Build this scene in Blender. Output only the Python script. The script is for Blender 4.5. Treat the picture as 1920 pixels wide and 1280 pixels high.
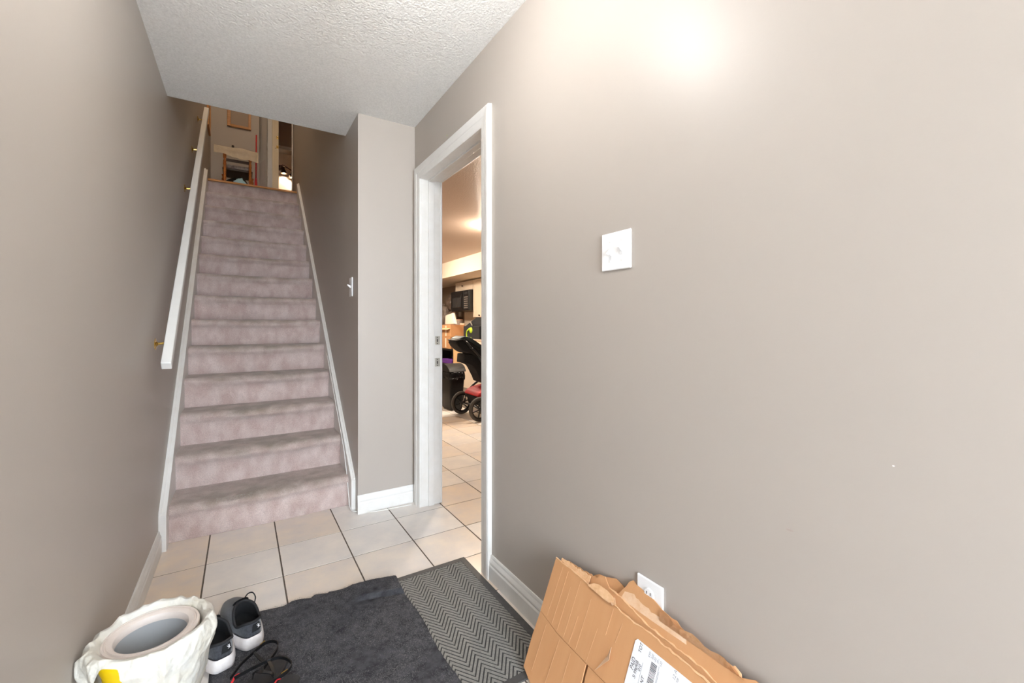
import bpy, bmesh, math, random
from mathutils import Vector, Matrix, noise

random.seed(7)
S = bpy.context.scene
for o in list(bpy.data.objects):
    bpy.data.objects.remove(o)
C = S.collection

# ---------------------------------------------------------------- camera
PSI = 0.5641
cam = bpy.data.cameras.new('camera')
cam.sensor_width = 36.0
cam.lens = 800.277 / 1920 * 36
cam.shift_y = -(640 - 609.95) / 1920
cam.clip_start = 0.02
cam_o = bpy.data.objects.new('camera', cam)
C.objects.link(cam_o)
cam_o.location = (0, 0, 1.13)
cam_o.rotation_euler = (math.pi / 2, 0, -PSI)
S.camera = cam_o

# ---------------------------------------------------------------- view, sky, lights
S.view_settings.view_transform = 'Standard'
S.view_settings.look = 'None'
S.view_settings.gamma = 1.0
S.view_settings.use_curve_mapping = False
S.view_settings.exposure = 0.45
S.cycles.diffuse_bounces = 5
S.cycles.max_bounces = 10
S.cycles.sample_clamp_indirect = 8.0

W = bpy.data.worlds.new('overcast_sky')
S.world = W
W.use_nodes = True
bg = W.node_tree.nodes['Background']
bg.inputs['Color'].default_value = (0.80, 0.90, 1.0, 1)
bg.inputs['Strength'].default_value = 20.0

LAMP_FOYER, LAMP_KITCHEN, LAMP_HALL, LAMP_SPOT = 160.0, 560.0, 190.0, 9.0

def portal(loc, rot, sx, sy):
    l = bpy.data.lights.new('window_portal', 'AREA')
    l.shape = 'RECTANGLE'; l.size = sx; l.size_y = sy
    l.cycles.is_portal = True
    o = bpy.data.objects.new('window_portal', l); C.objects.link(o)
    o.location = loc; o.rotation_euler = rot
    o['kind'] = 'helper'

# open entry doorway behind the camera (faces +Y)
portal((0.30, -1.902, 1.10), (math.pi / 2, 0, 0), 1.10, 2.20)
sun = bpy.data.lights.new('sun', 'SUN'); sun.energy = 230.0; sun.angle = .02; sun.color = (1, .98, .95)
sun_o = bpy.data.objects.new('sun', sun); C.objects.link(sun_o)
sun_o.rotation_euler = Vector((-.50, -.20, -.84)).to_track_quat('-Z', 'Y').to_euler()

# ---------------------------------------------------------------- helpers
def lin(c):
    return tuple(((v / 255) / 12.92 if v / 255 <= .04045 else ((v / 255 + .055) / 1.055) ** 2.4) for v in c) + (1,)

def mat(name, col, rough=.5, var=None, bump=None, metal=0, spec=.5, rnd=0, emit=None, trans=0, sheen=0, streak=None, world=False):
    """var=(scale, amount, colour2)  bump=(scale, strength, distance)"""
    m = bpy.data.materials.new(name); m.use_nodes = True
    nt = m.node_tree; N = nt.nodes; L = nt.links
    b = N['Principled BSDF']
    b.inputs['Base Color'].default_value = lin(col)
    b.inputs['Roughness'].default_value = rough
    b.inputs['Metallic'].default_value = metal
    b.inputs['Specular IOR Level'].default_value = spec
    b.inputs['Transmission Weight'].default_value = trans
    if sheen:
        b.inputs['Sheen Weight'].default_value = sheen
    tc = N.new('ShaderNodeTexCoord')
    src = None
    if var:
        n = N.new('ShaderNodeTexNoise'); n.inputs['Scale'].default_value = var[0]
        n.inputs['Detail'].default_value = 6; n.inputs['Roughness'].default_value = .62
        if streak:
            mp = N.new('ShaderNodeMapping'); mp.inputs['Scale'].default_value = streak
            L.new(tc.outputs['Object'], mp.inputs['Vector']); L.new(mp.outputs['Vector'], n.inputs['Vector'])
        elif world:
            ge = N.new('ShaderNodeNewGeometry'); L.new(ge.outputs['Position'], n.inputs['Vector'])
        else:
            L.new(tc.outputs['Object'], n.inputs['Vector'])
        r = N.new('ShaderNodeValToRGB')
        r.color_ramp.elements[0].position = .5 - .5 * (1 - var[1]) * .6
        r.color_ramp.elements[1].position = .5 + .5 * (1 - var[1]) * .6
        r.color_ramp.elements[0].color = lin(var[2]); r.color_ramp.elements[1].color = lin(col)
        L.new(n.outputs['Fac'], r.inputs['Fac']); src = r.outputs['Color']
    if rnd:
        oi = N.new('ShaderNodeObjectInfo')
        hs = N.new('ShaderNodeHueSaturation')
        mr = N.new('ShaderNodeMapRange'); mr.inputs['To Min'].default_value = 1 - rnd; mr.inputs['To Max'].default_value = 1 + rnd
        L.new(oi.outputs['Random'], mr.inputs['Value']); L.new(mr.outputs['Result'], hs.inputs['Value'])
        mr2 = N.new('ShaderNodeMapRange'); mr2.inputs['To Min'].default_value = 1.75; mr2.inputs['To Max'].default_value = .45
        L.new(oi.outputs['Random'], mr2.inputs['Value']); L.new(mr2.outputs['Result'], hs.inputs['Saturation'])
        if src: L.new(src, hs.inputs['Color'])
        else: hs.inputs['Color'].default_value = lin(col)
        src = hs.outputs['Color']
    if src: L.new(src, b.inputs['Base Color'])
    if bump:
        n2 = N.new('ShaderNodeTexNoise'); n2.inputs['Scale'].default_value = bump[0]
        n2.inputs['Detail'].default_value = 3
        L.new(tc.outputs['Object'], n2.inputs['Vector'])
        bp = N.new('ShaderNodeBump'); bp.inputs['Strength'].default_value = bump[1]; bp.inputs['Distance'].default_value = bump[2]
        L.new(n2.outputs['Fac'], bp.inputs['Height']); L.new(bp.outputs['Normal'], b.inputs['Normal'])
    if emit:
        b.inputs['Emission Color'].default_value = tuple(emit[0]) + (1,)
        b.inputs['Emission Strength'].default_value = emit[1]
    return m

M = {}
M['wall'] = mat('greige_wall_paint', (175, 167, 159), .40, (1.4, .1, (172, 164, 156)), (140, .06, .002), spec=.38)
M['ceiling'] = mat('popcorn_ceiling', (248, 248, 247), .95, (120, .25, (226, 226, 225)), (105, .9, .007), spec=.1)
M['kceiling'] = mat('stippled_kitchen_ceiling', (214, 190, 172), .42, None, (110, .5, .006), spec=.5)
M['trim'] = mat('white_trim_paint', (230, 229, 227), .34, (9, .1, (224, 223, 220)), (60, .04, .002), spec=.5)
M['trim_old'] = mat('scuffed_white_trim_paint', (230, 229, 227), .38, (11, .2, (220, 217, 212)), (60, .06, .002), spec=.45)
M['tile'] = mat('glazed_ceramic_tile', (238, 225, 210), .32, (6, .2, (214, 207, 203)), (24, .05, .003), spec=.5, rnd=.05, world=True)
M['grout'] = mat('dark_grout', (112, 102, 93), .95, (60, .4, (90, 81, 73)), spec=.1)
M['oak'] = mat('oak_strip', (196, 141, 84), .35, (14, .4, (168, 114, 62)), streak=(.6, 8, 8))
M['brass'] = mat('polished_brass', (224, 190, 104), .22, metal=1)
M['steel'] = mat('brushed_steel', (206, 202, 192), .38, metal=.55)
M['plate'] = mat('white_plastic_plate', (245, 245, 246), .25)
M['screwdark'] = mat('dark_screw', (96, 92, 88), .4, metal=.6)
M['cable'] = mat('white_cable_jacket', (232, 230, 226), .4)
M['rubber'] = mat('charcoal_rubber', (74, 72, 71), .6, (40, .4, (62, 61, 60)))
M['rib_base'] = mat('dark_herringbone_ground', (64, 63, 62), .95, (200, .4, (48, 47, 47)))
M['rib'] = mat('grey_herringbone_pile', (143, 140, 134), .95, (230, .3, (110, 108, 104)), (400, .5, .002))
M['fuzz'] = mat('charcoal_felt', (84, 84, 88), 1.0, (30, .4, (54, 54, 58)), (420, 1.0, .004), spec=.05)
M['fibre'] = mat('pale_felt_fibre', (150, 148, 147), .9, (90, .2, (100, 100, 103)), spec=.05)
M['black'] = mat('black_plastic', (26, 26, 28), .35)
M['blackmatte'] = mat('black_fabric', (32, 32, 35), .85, (120, .3, (20, 20, 22)))
M['mesh_fabric'] = mat('charcoal_suede', (62, 64, 70), .95, (160, .3, (36, 38, 44)), (300, .5, .002), sheen=.3)
M['lining'] = mat('black_shoe_lining', (20, 20, 22), .95)
M['midsole'] = mat('worn_white_midsole', (226, 220, 219), .6, (16, .5, (198, 190, 186)), (90, .06, .002))
M['leather'] = mat('black_leather', (24, 24, 26), .26, (60, .3, (18, 18, 19)), (150, .1, .001))
M['soleblack'] = mat('dark_footbed', (40, 40, 42), .55, (40, .4, (30, 30, 32)))
M['red'] = mat('red_fabric', (206, 38, 44), .6, (60, .3, (170, 24, 34)))
M['white'] = mat('white_print', (240, 240, 242), .5)
M['bag'] = mat('white_bin_liner', (214, 214, 211), .36, (9, .35, (214, 208, 192)), (30, .7, .012), spec=.5)
M['yellow'] = mat('yellow_pail_plastic', (242, 206, 14), .4)
M['pailrim'] = mat('pinkish_white_plastic', (228, 217, 209), .4, (20, .3, (216, 204, 196)))
M['pailgrey'] = mat('grey_pail_inside', (176, 178, 180), .5)
M['carton'] = mat('kraft_cardboard', (198, 150, 107), .85, (7, .05, (191, 141, 98)), (60, .05, .002), spec=.2, streak=(.6, 4, .6))
M['carton_crease'] = mat('kraft_crease', (213, 168, 126), .9)
M['carton_edge'] = mat('torn_kraft_edge', (230, 190, 150), .95, (50, .3, (212, 166, 122)), (160, .4, .004), spec=.1)
M['carton_torn'] = mat('torn_kraft_liner', (226, 200, 174), .95, (24, .3, (208, 166, 128)), (140, .3, .004), spec=.1)
M['label'] = mat('white_paper_label', (238, 239, 243), .5)
M['ink'] = mat('grey_black_ink', (70, 72, 80), .7)
M['inklight'] = mat('faded_ink', (150, 152, 160), .7)
M['cream'] = mat('cream_cabinet_paint', (236, 218, 196), .4)
M['kwall'] = mat('kitchen_taupe_paint', (150, 132, 114), .5)
M['bulk'] = mat('cream_bulkhead_paint', (240, 226, 206), .5)
M['glassdark'] = mat('smoked_oven_glass', (60, 60, 62), .12)
M['bin'] = mat('black_bin_plastic', (36, 35, 34), .5, (30, .3, (28, 27, 27)), spec=.3)
M['binbag'] = mat('black_bin_bag', (34, 33, 33), .22, None, (40, .7, .02))
M['teal'] = mat('dark_teal_stroller_fabric', (46, 58, 62), .5, (40, .3, (32, 41, 44)), (60, .2, .004))
M['grey_rubber'] = mat('grey_tyre_rubber', (84, 80, 76), .8)
M['tan'] = mat('tan_laminate', (224, 186, 138), .5, (10, .3, (212, 172, 124)), streak=(6, 6, .6))
M['lime'] = mat('lime_print', (178, 206, 48), .6)
M['purple'] = mat('purple_box_print', (112, 62, 150), .5, (30, .3, (90, 46, 128)))
M['pile'] = mat('brown_plastic_wrap', (150, 132, 120), .3, (8, .35, (108, 88, 76)), (18, .8, .03))
M['wrapgrey'] = mat('pale_plastic_wrap', (176, 164, 154), .3, (10, .35, (138, 122, 112)), (18, .8, .03))
M['paper'] = mat('crumpled_white_paper', (238, 222, 206), .8, None, (20, .5, .01))
M['pinkroll'] = mat('pink_paper_roll', (222, 178, 156), .8)
M['greyroll'] = mat('grey_paper_roll', (176, 156, 138), .8)
M['turned'] = mat('turned_oak', (176, 106, 46), .35, (24, .4, (132, 72, 26)))
M['cloth'] = mat('cream_towel', (250, 240, 222), .95, (30, .3, (238, 226, 206)), (90, .4, .006))
M['cushion'] = mat('marbled_cushion', (196, 190, 186), .8, (30, .5, (120, 114, 112)))
M['fray'] = mat('pale_frayed_backing', (214, 208, 200), .95, (90, .4, (150, 142, 132)), spec=.05)
M['blue'] = mat('pale_blue_bag', (148, 190, 208), .6, None, (30, .5, .01))
M['dark_wood'] = mat('dark_wood', (58, 44, 36), .5, (24, .4, (42, 30, 24)))
M['mirror_art'] = mat('taupe_print', (146, 128, 112), .5)
M['bronze'] = mat('dark_bronze', (74, 56, 44), .4, metal=.6)
M['warmwall'] = mat('warm_white_wall_paint', (244, 232, 218), .5)
M['jamb_warm_lit'] = mat('jamb_paint_warm_lit', (246, 232, 204), .4)  # white jamb; the yellow of the warm light is put into its colour
M['board'] = mat('pale_grey_board', (168, 156, 148), .5)
M['concrete'] = mat('porch_concrete', (206, 203, 198), .9, (6, .3, (196, 192, 186)))
M['doorpaint'] = mat('grey_door_paint', (120, 124, 128), .4)

def carpet_mat():
    m = bpy.data.materials.new('pink_grey_stair_carpet'); m.use_nodes = True
    nt = m.node_tree; N = nt.nodes; L = nt.links; b = N['Principled BSDF']
    b.inputs['Roughness'].default_value = 1; b.inputs['Specular IOR Level'].default_value = .05
    b.inputs['Sheen Weight'].default_value = .35
    tc = N.new('ShaderNodeTexCoord')
    def ns(scale, detail=4, mapping=None):
        n = N.new('ShaderNodeTexNoise'); n.inputs['Scale'].default_value = scale; n.inputs['Detail'].default_value = detail
        if mapping:
            mp = N.new('ShaderNodeMapping'); mp.inputs['Scale'].default_value = mapping
            L.new(tc.outputs['Object'], mp.inputs[0]); L.new(mp.outputs[0], n.inputs[0])
        else: L.new(tc.outputs['Object'], n.inputs[0])
        return n
    def ramp(src, p0, p1, c0, c1):
        r = N.new('ShaderNodeValToRGB'); r.color_ramp.elements[0].position = p0; r.color_ramp.elements[1].position = p1
        r.color_ramp.elements[0].color = c0; r.color_ramp.elements[1].color = c1; L.new(src, r.inputs[0]); return r.outputs[0]
    base = ramp(ns(16, 6, (1, 1, .6)).outputs['Fac'], .36, .66, lin((190, 168, 162)), lin((212, 195, 190)))
    # wear: stained band on treads and nosings, stored per vertex
    at = N.new('ShaderNodeAttribute'); at.attribute_name = 'wear'
    brk = ramp(ns(11, 6).outputs['Fac'], .3, .62, (.35, .35, .35, 1), (1, 1, 1, 1))
    mul = N.new('ShaderNodeMath'); mul.operation = 'MULTIPLY'; L.new(at.outputs['Fac'], mul.inputs[0]); L.new(brk, mul.inputs[1])
    mx = N.new('ShaderNodeMixRGB'); L.new(mul.outputs[0], mx.inputs[0]); L.new(base, mx.inputs[1])
    mx.inputs[2].default_value = lin((146, 134, 122))
    fine = ramp(ns(260, 3).outputs['Fac'], .25, .75, (.76, .76, .76, 1), (1.1, 1.1, 1.1, 1))
    m2 = N.new('ShaderNodeMixRGB'); m2.blend_type = 'MULTIPLY'; m2.inputs[0].default_value = 1
    L.new(mx.outputs[0], m2.inputs[1]); L.new(fine, m2.inputs[2]); L.new(m2.outputs[0], b.inputs['Base Color'])
    bp = N.new('ShaderNodeBump'); bp.inputs['Strength'].default_value = .7; bp.inputs['Distance'].default_value = .006
    L.new(ns(230, 3).outputs['Fac'], bp.inputs['Height']); L.new(bp.outputs[0], b.inputs['Normal'])
    return m
M['carpet'] = carpet_mat()

def emit_mat(name, col, strength):
    m = bpy.data.materials.new(name); m.use_nodes = True
    nt = m.node_tree; b = nt.nodes['Principled BSDF']
    b.inputs['Base Color'].default_value = (.9, .9, .9, 1)
    b.inputs['Emission Color'].default_value = tuple(col) + (1,)
    b.inputs['Emission Strength'].default_value = strength
    return m

# --- geometry helpers: every mesh is written in world coordinates
def box(bm, a, b):
    (x0, y0, z0), (x1, y1, z1) = a, b
    v = [bm.verts.new(p) for p in ((x0, y0, z0), (x1, y0, z0), (x1, y1, z0), (x0, y1, z0), (x0, y0, z1), (x1, y0, z1), (x1, y1, z1), (x0, y1, z1))]
    for f in ((0, 3, 2, 1), (4, 5, 6, 7), (0, 1, 5, 4), (1, 2, 6, 5), (2, 3, 7, 6), (3, 0, 4, 7)):
        bm.faces.new([v[i] for i in f])
    return v

def bevel(bm, w, seg=2):
    bmesh.ops.bevel(bm, geom=list(bm.edges), offset=w, segments=seg, affect='EDGES', profile=.5, clamp_overlap=True)
    return bm

def bbox(a, b, w=0, seg=2):
    bm = bmesh.new(); box(bm, a, b)
    if w: bevel(bm, w, seg)
    return bm

def prism(bm, pts, vec):
    """closed polygon of 3D points extruded along vec"""
    vec = Vector(vec)
    a = [bm.verts.new(p) for p in pts]; b = [bm.verts.new(Vector(p) + vec) for p in pts]
    n = len(pts)
    bm.faces.new(a); bm.faces.new(b[::-1])
    for i in range(n):
        bm.faces.new((a[i], b[i], b[(i + 1) % n], a[(i + 1) % n]))

def tube(bm, pts, r, seg=8, closed=False, rr=None, flat=None):
    """tube through points; rr = radius per point; flat=(w, h) rectangular strap"""
    pts = [Vector(p) for p in pts]; n = len(pts); rings = []
    up0 = Vector((0, 0, 1))
    for i, p in enumerate(pts):
        if closed: t = (pts[(i + 1) % n] - pts[i - 1])
        else: t = pts[min(i + 1, n - 1)] - pts[max(i - 1, 0)]
        t.normalize()
        u = up0 if abs(t.dot(up0)) < .95 else Vector((1, 0, 0))
        s = t.cross(u).normalized(); w = s.cross(t).normalized()
        R = rr[i] if rr else r
        ring = []
        if flat:
            for a, c in ((-1, -1), (1, -1), (1, 1), (-1, 1)):
                ring.append(bm.verts.new(p + s * a * flat[0] / 2 + w * c * flat[1] / 2))
        else:
            for k in range(seg):
                a = 2 * math.pi * k / seg
                ring.append(bm.verts.new(p + (s * math.cos(a) + w * math.sin(a)) * R))
        rings.append(ring)
    m = len(rings[0])
    for i in range(n if closed else n - 1):
        A, B = rings[i], rings[(i + 1) % n]
        for k in range(m):
            bm.faces.new((A[k], A[(k + 1) % m], B[(k + 1) % m], B[k]))
    if not closed:
        bm.faces.new(rings[0][::-1]); bm.faces.new(rings[-1])

def smooth_path(pts, k=6):
    pts = [Vector(p) for p in pts]; out = []
    for i in range(len(pts) - 1):
        p0 = pts[max(i - 1, 0)]; p1 = pts[i]; p2 = pts[i + 1]; p3 = pts[min(i + 2, len(pts) - 1)]
        for j in range(k):
            t = j / k
            out.append(.5 * ((2 * p1) + (-p0 + p2) * t + (2 * p0 - 5 * p1 + 4 * p2 - p3) * t * t + (-p0 + 3 * p1 - 3 * p2 + p3) * t ** 3))
    out.append(pts[-1]); return out

def lathe(bm, c, prof, seg=32, axis='Z', frame=None):
    """prof = [(r, h)] about a point; frame = 3x3 matrix whose Z is the axis"""
    c = Vector(c); rings = []
    for r, h in prof:
        ring = []
        for k in range(seg):
            a = 2 * math.pi * k / seg
            q = Vector((max(r, 1e-5) * math.cos(a), max(r, 1e-5) * math.sin(a), h))
            if frame is not None: q = frame @ q
            ring.append(bm.verts.new(c + q))
        rings.append(ring)
    for A, B in zip(rings, rings[1:]):
        for k in range(seg):
            bm.faces.new((A[k], A[(k + 1) % seg], B[(k + 1) % seg], B[k]))

def axis_frame(d):
    d = Vector(d).normalized(); u = Vector((0, 0, 1)) if abs(d.z) < .9 else Vector((1, 0, 0))
    x = u.cross(d).normalized(); y = d.cross(x)
    return Matrix((x, y, d)).transposed()

def link(name, bm, m, parent=None, smooth=False):
    bmesh.ops.recalc_face_normals(bm, faces=list(bm.faces))
    me = bpy.data.meshes.new(name); bm.to_mesh(me); bm.free()
    if smooth:
        for p in me.polygons: p.use_smooth = True
    me.materials.append(M[m] if isinstance(m, str) else m)
    o = bpy.data.objects.new(name, me); C.objects.link(o)
    if parent is not None: adopt(o, parent)
    return o

def adopt(o, parent):
    o.parent = parent
    w = Vector((0, 0, 0)); q = parent
    while q is not None: w += q.location; q = q.parent
    o.location = o.location - w

def smooth_angle(o, deg=35):
    me = o.data
    for p in me.polygons: p.use_smooth = True
    try: me.set_sharp_from_angle(angle=math.radians(deg))
    except Exception: pass
    return o

def tag(o, label, cat, group=None):
    o['label'] = label; o['category'] = cat
    if group: o['group'] = group
    return o

def thing(name, loc, label, cat, group=None):
    o = bpy.data.objects.new(name, None); C.objects.link(o); o.location = loc; o.empty_display_size = .05
    return tag(o, label, cat, group)

def struct(name, bm, m, label=None):
    o = link(name, bm, m); o['kind'] = 'structure'
    if label: o['label'] = label
    return o

def struct_empty(name, loc, label=None):
    o = bpy.data.objects.new(name, None); C.objects.link(o); o.location = loc; o['kind'] = 'structure'
    if label: o['label'] = label
    return o

# ================================================================ THE SETTING
XL, XR, XS = -0.351, 0.9415, 0.589       # left wall, right wall, stair-side wall
ZC, YC, YW = 2.405, 3.028, 2.66          # ceiling height, ceiling edge over stairs, stub wall
KX, KY0, KY1 = 4.40, -1.8, 10.6          # kitchen extents
ZU, YU = 2.757, 5.785                    # upper floor level and its edge
Y0 = -1.8                                # wall behind the camera
D0, D1, DH = 1.737, 2.543, 2.04          # kitchen doorway
XK = XR + .126
TOP = 5.2

# floor: grout bed + tiles
bm = bmesh.new(); box(bm, (XL - .1, Y0 - .1, -.12), (KX + .1, KY1 + .1, -.0014))
floor = struct('floor', bm, 'grout', 'pale beige ceramic tile floor with dark grout')
gx, gy, sx, sy, gapx, gapy = -.1448, 2.4794, .3023, .3011, .0064, .0046
tile_cache = {}
Y_RISER = 2.84
def tile(x0, x1, y0, y1):
    w, d = round(x1 - x0, 4), round(y1 - y0, 4)
    if w < .02 or d < .02: return
    key = (w, d)
    if key not in tile_cache:
        b = bmesh.new()
        e = .0012
        pts0 = [(0, 0), (w, 0), (w, d), (0, d)]
        lo = [b.verts.new((p[0], p[1], -.0030)) for p in pts0]
        mi = [b.verts.new((p[0], p[1], -.0006)) for p in pts0]
        hi = [b.verts.new((min(max(p[0], e), w - e), min(max(p[1], e), d - e), 0)) for p in pts0]
        for A, B in ((lo, mi), (mi, hi)):
            for k in range(4): b.faces.new((A[k], A[(k + 1) % 4], B[(k + 1) % 4], B[k]))
        b.faces.new(hi)
        bmesh.ops.recalc_face_normals(b, faces=list(b.faces))
        me = bpy.data.meshes.new('floor_tile'); b.to_mesh(me); b.free(); me.materials.append(M['tile'])
        tile_cache[key] = me
    o = bpy.data.objects.new('floor_tile', tile_cache[key]); C.objects.link(o)
    o.location = (x0, y0, random.uniform(-.0003, .0002)); o.parent = floor
for i in range(-2, 12):
    for j in range(-4, 8):
        x0, x1 = gx + i * sx + gapx / 2, gx + (i + 1) * sx - gapx / 2
        y1 = gy - j * sy - gapy / 2; y0 = gy - (j + 1) * sy + gapy / 2
        if j < -2 and x0 < XK - .2: continue          # under the stairs
        if j == -2 and x0 < XS: continue
        if j == -1 and x0 < XS: y1 = Y_RISER
        if y1 < .4: continue
        if x0 > XK and y1 < 1.2: continue
        if x1 <= XL: continue
        x0 = max(x0, XL + .012)
        if x0 < XK and y0 > 1.0 and (y1 > D1 or y1 < D0 or True):
            pass
        tile(x0, x1, y0, y1)
for i in range(3, 9):                                  # kitchen tiles seen through the doorway
    for j in range(-14, -4):
        x0, x1 = gx + i * sx + gapx / 2, gx + (i + 1) * sx - gapx / 2
        y1 = gy - j * sy - gapy / 2; y0 = gy - (j + 1) * sy + gapy / 2
        r0, r1 = x0 / y1, x1 / y0
        if r1 < .38 or r0 > .6: continue
        tile(x0, x1, y0, y1)

# walls
bm = bmesh.new(); box(bm, (XL - .1, Y0 - .1, 0), (XL, 8.0, TOP))
struct('wall_left', bm, 'wall', 'long greige painted wall beside the staircase')
bm = bmesh.new()
box(bm, (XR, Y0, 0), (XK, D0 - .02, ZC)); box(bm, (XR, D1 + .02, 0), (XK, KY1, ZC)); box(bm, (XR, D0 - .02, DH + .02), (XK, D1 + .02, ZC))
wr = struct('wall_right', bm, 'wall', 'greige painted wall with kitchen doorway and switch plate')
bm = bmesh.new(); box(bm, (XS, YW, 0), (XR, YW + .1, ZC)); box(bm, (XS, YW + .1, 0), (XS + .1, 6.58, TOP))
struct('wall_stair', bm, 'wall', 'greige wall end and long wall on the right of the stairs')
bm = bmesh.new(); box(bm, (XL, Y0 - .1, 0), (-.25, Y0, ZC)); box(bm, (.85, Y0 - .1, 0), (XK, Y0, ZC)); box(bm, (-.25, Y0 - .1, 2.20), (.85, Y0, ZC)); struct('wall_rear', bm, 'wall', 'entry wall behind the camera')
# small dings and specks on the right wall
for (y, z, w, hh, mm) in ((.431, .714, .022, .006, 'board'), (.268, .89, .004, .003, 'trim'), (.581, 1.459, .010, .005, 'wall'), (2.149, 2.162, .005, .008, 'lime')):
    b = bmesh.new(); k = 9
    prism(b, [(XR + .002, y + w / 2 * math.cos(a * 2 * math.pi / k) * random.uniform(.6, 1), z + hh / 2 * math.sin(a * 2 * math.pi / k) * random.uniform(.6, 1)) for a in range(k)], (-.0026, 0, 0))
    link('paint_chip', b, mm, wr)
# patched square under the paint
link('painted_over_patch', bbox((XR - .0003, .60, 1.335), (XR + .002, .705, 1.425)), 'wall', wr)

# ceilings
bm = bmesh.new(); box(bm, (XL, Y0, ZC), (XS, YC, ZC + .33)); box(bm, (XS, Y0, ZC), (XR, YW, ZC + .33))
struct('ceiling', bm, 'ceiling', 'white popcorn ceiling of the entry')
bm = bmesh.new(); box(bm, (XR, Y0, ZC), (KX, KY1, ZC + .15)); struct('ceiling_kitchen', bm, 'kceiling', 'stippled ceiling of the kitchen')
bm = bmesh.new(); box(bm, (XL, Y0 - .1, TOP), (2.0, 9.4, TOP + .1)); struct('ceiling_upper', bm, 'ceiling', 'ceiling of the upper hall')
bm = bmesh.new(); box(bm, (XL, YC - .12, ZC + .33), (XS, YC - .001, TOP)); struct('wall_header', bm, 'wall', 'wall above the entry ceiling edge')

# kitchen shell
bm = bmesh.new(); box(bm, (KX, KY0, 0), (KX + .1, KY1, ZC)); struct('wall_kitchen_side', bm, 'kwall', 'taupe kitchen wall behind the cabinets')
bm = bmesh.new(); box(bm, (XK, KY1 - .1, 0), (KX, KY1, ZC)); struct('wall_kitchen_end', bm, 'kwall', 'taupe end wall of the kitchen')
bm = bmesh.new(); box(bm, (XK, KY0, 0), (KX, KY0 + .1, ZC)); struct('wall_kitchen_near', bm, 'kwall', 'taupe near wall of the kitchen')
bm = bmesh.new(); box(bm, (3.5, 5.0, 2.10), (KX, KY1 - .1, ZC)); struct('trim_bulkhead', bm, 'bulk', 'cream bulkhead above the kitchen cabinets')

# upper hall shell
bm = bmesh.new(); box(bm, (XL, YU + .045, ZC + .15), (2.0, 9.4, ZU)); struct('floor_upper', bm, 'oak', 'oak floor of the upper hall')
bm = bmesh.new(); box(bm, (XL, 6.93, ZU), (.205, 7.42, TOP)); box(bm, (.205, 7.3, ZU), (.315, 7.42, TOP)); box(bm, (1.3, 7.3, ZU), (2.0, 7.42, TOP)); box(bm, (.315, 7.3, 4.85), (1.3, 7.42, TOP))
struct('wall_upper', bm, 'wall', 'greige wall of the upper hall')
bm = bmesh.new(); box(bm, (XS, 6.46, ZU), (2.0, 6.58, TOP)); struct('wall_upper_near', bm, 'wall', 'near wall of the upper hall')
bm = bmesh.new(); box(bm, (2.0, 6.46, ZU), (2.1, 9.4, TOP)); struct('wall_upper_side', bm, 'warmwall', 'side wall of the upper hall')
bm = bmesh.new(); box(bm, (XL, 9.2, ZU), (2.0, 9.3, TOP)); box(bm, (.2, 7.42, ZU), (.3, 9.2, TOP)); struct('wall_upper_room', bm, 'warmwall', 'warm white wall in the lit room upstairs')
bm = bmesh.new(); box(bm, (.3, 8.9, 4.40), (2.0, 9.2, TOP)); struct('trim_upper_bulkhead', bm, 'wall', 'greige bulkhead in the lit room upstairs')
bm = bmesh.new(); box(bm, (.3, 8.885, 4.37), (2.0, 8.9, 4.43)); struct('trim_upper_ledge', bm, 'trim', 'pale trim under the upstairs bulkhead')

# baseboards: moulded profile swept along a straight run
BP = [(0, 0), (.014, 0), (.014, .062), (.011, .070), (.0125, .076), (.012, .082), (.007, .096), (.006, .104), (.004, .110), (0, .110)]
def run_profile(p0, p1, out, prof=BP):
    b = bmesh.new(); out = Vector(out); p0 = Vector(p0)
    prism(b, [p0 + out * a + Vector((0, 0, z)) for a, z in prof], Vector(p1) - p0)
    return b
struct('baseboard_right', run_profile((XR, Y0, 0), (XR, 1.662, 0), (-1, 0, 0)), 'trim_old', 'white moulded baseboard under the switch plate')
struct('baseboard_left', run_profile((XL, Y0, 0), (XL, 2.725, 0), (1, 0, 0)), 'trim_old', 'white moulded baseboard on the left wall')
struct('baseboard_end', run_profile((XS - .004, YW, 0), (XR, YW, 0), (0, -1, 0)), 'trim_old', 'short white baseboard under the wall end')
# short return of baseboard between corner and door casing
b = bmesh.new(); box(b, (XR - .010, 2.62, 0), (XR, YW, .105)); struct('baseboard_corner', b, 'trim_old', 'sliver of baseboard beside the door casing')

bm = bmesh.new(); box(bm, (-9, -9, -.35), (XL - .11, 14, -.2)); box(bm, (XL - .11, -9, -.35), (9, Y0 - .12, -.2)); struct('ground_outside', bm, 'concrete', 'pale concrete ground outside')

# entry door behind the camera
dr = struct_empty('door_2', (.3, Y0, 0), 'open entry doorway behind the camera')
link('door_slab', bbox((.855, Y0 - 1.1, .005), (.895, Y0 - .11, 2.19), .003), 'doorpaint', dr)
for a in (((-.33, Y0, 0), (-.25, Y0 + .02, 2.28)), ((.85, Y0, 0), (.93, Y0 + .02, 2.28)), ((-.25, Y0, 2.20), (.85, Y0 + .02, 2.28))):
    link('casing', bbox(a[0], a[1], .004), 'trim', dr)

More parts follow.
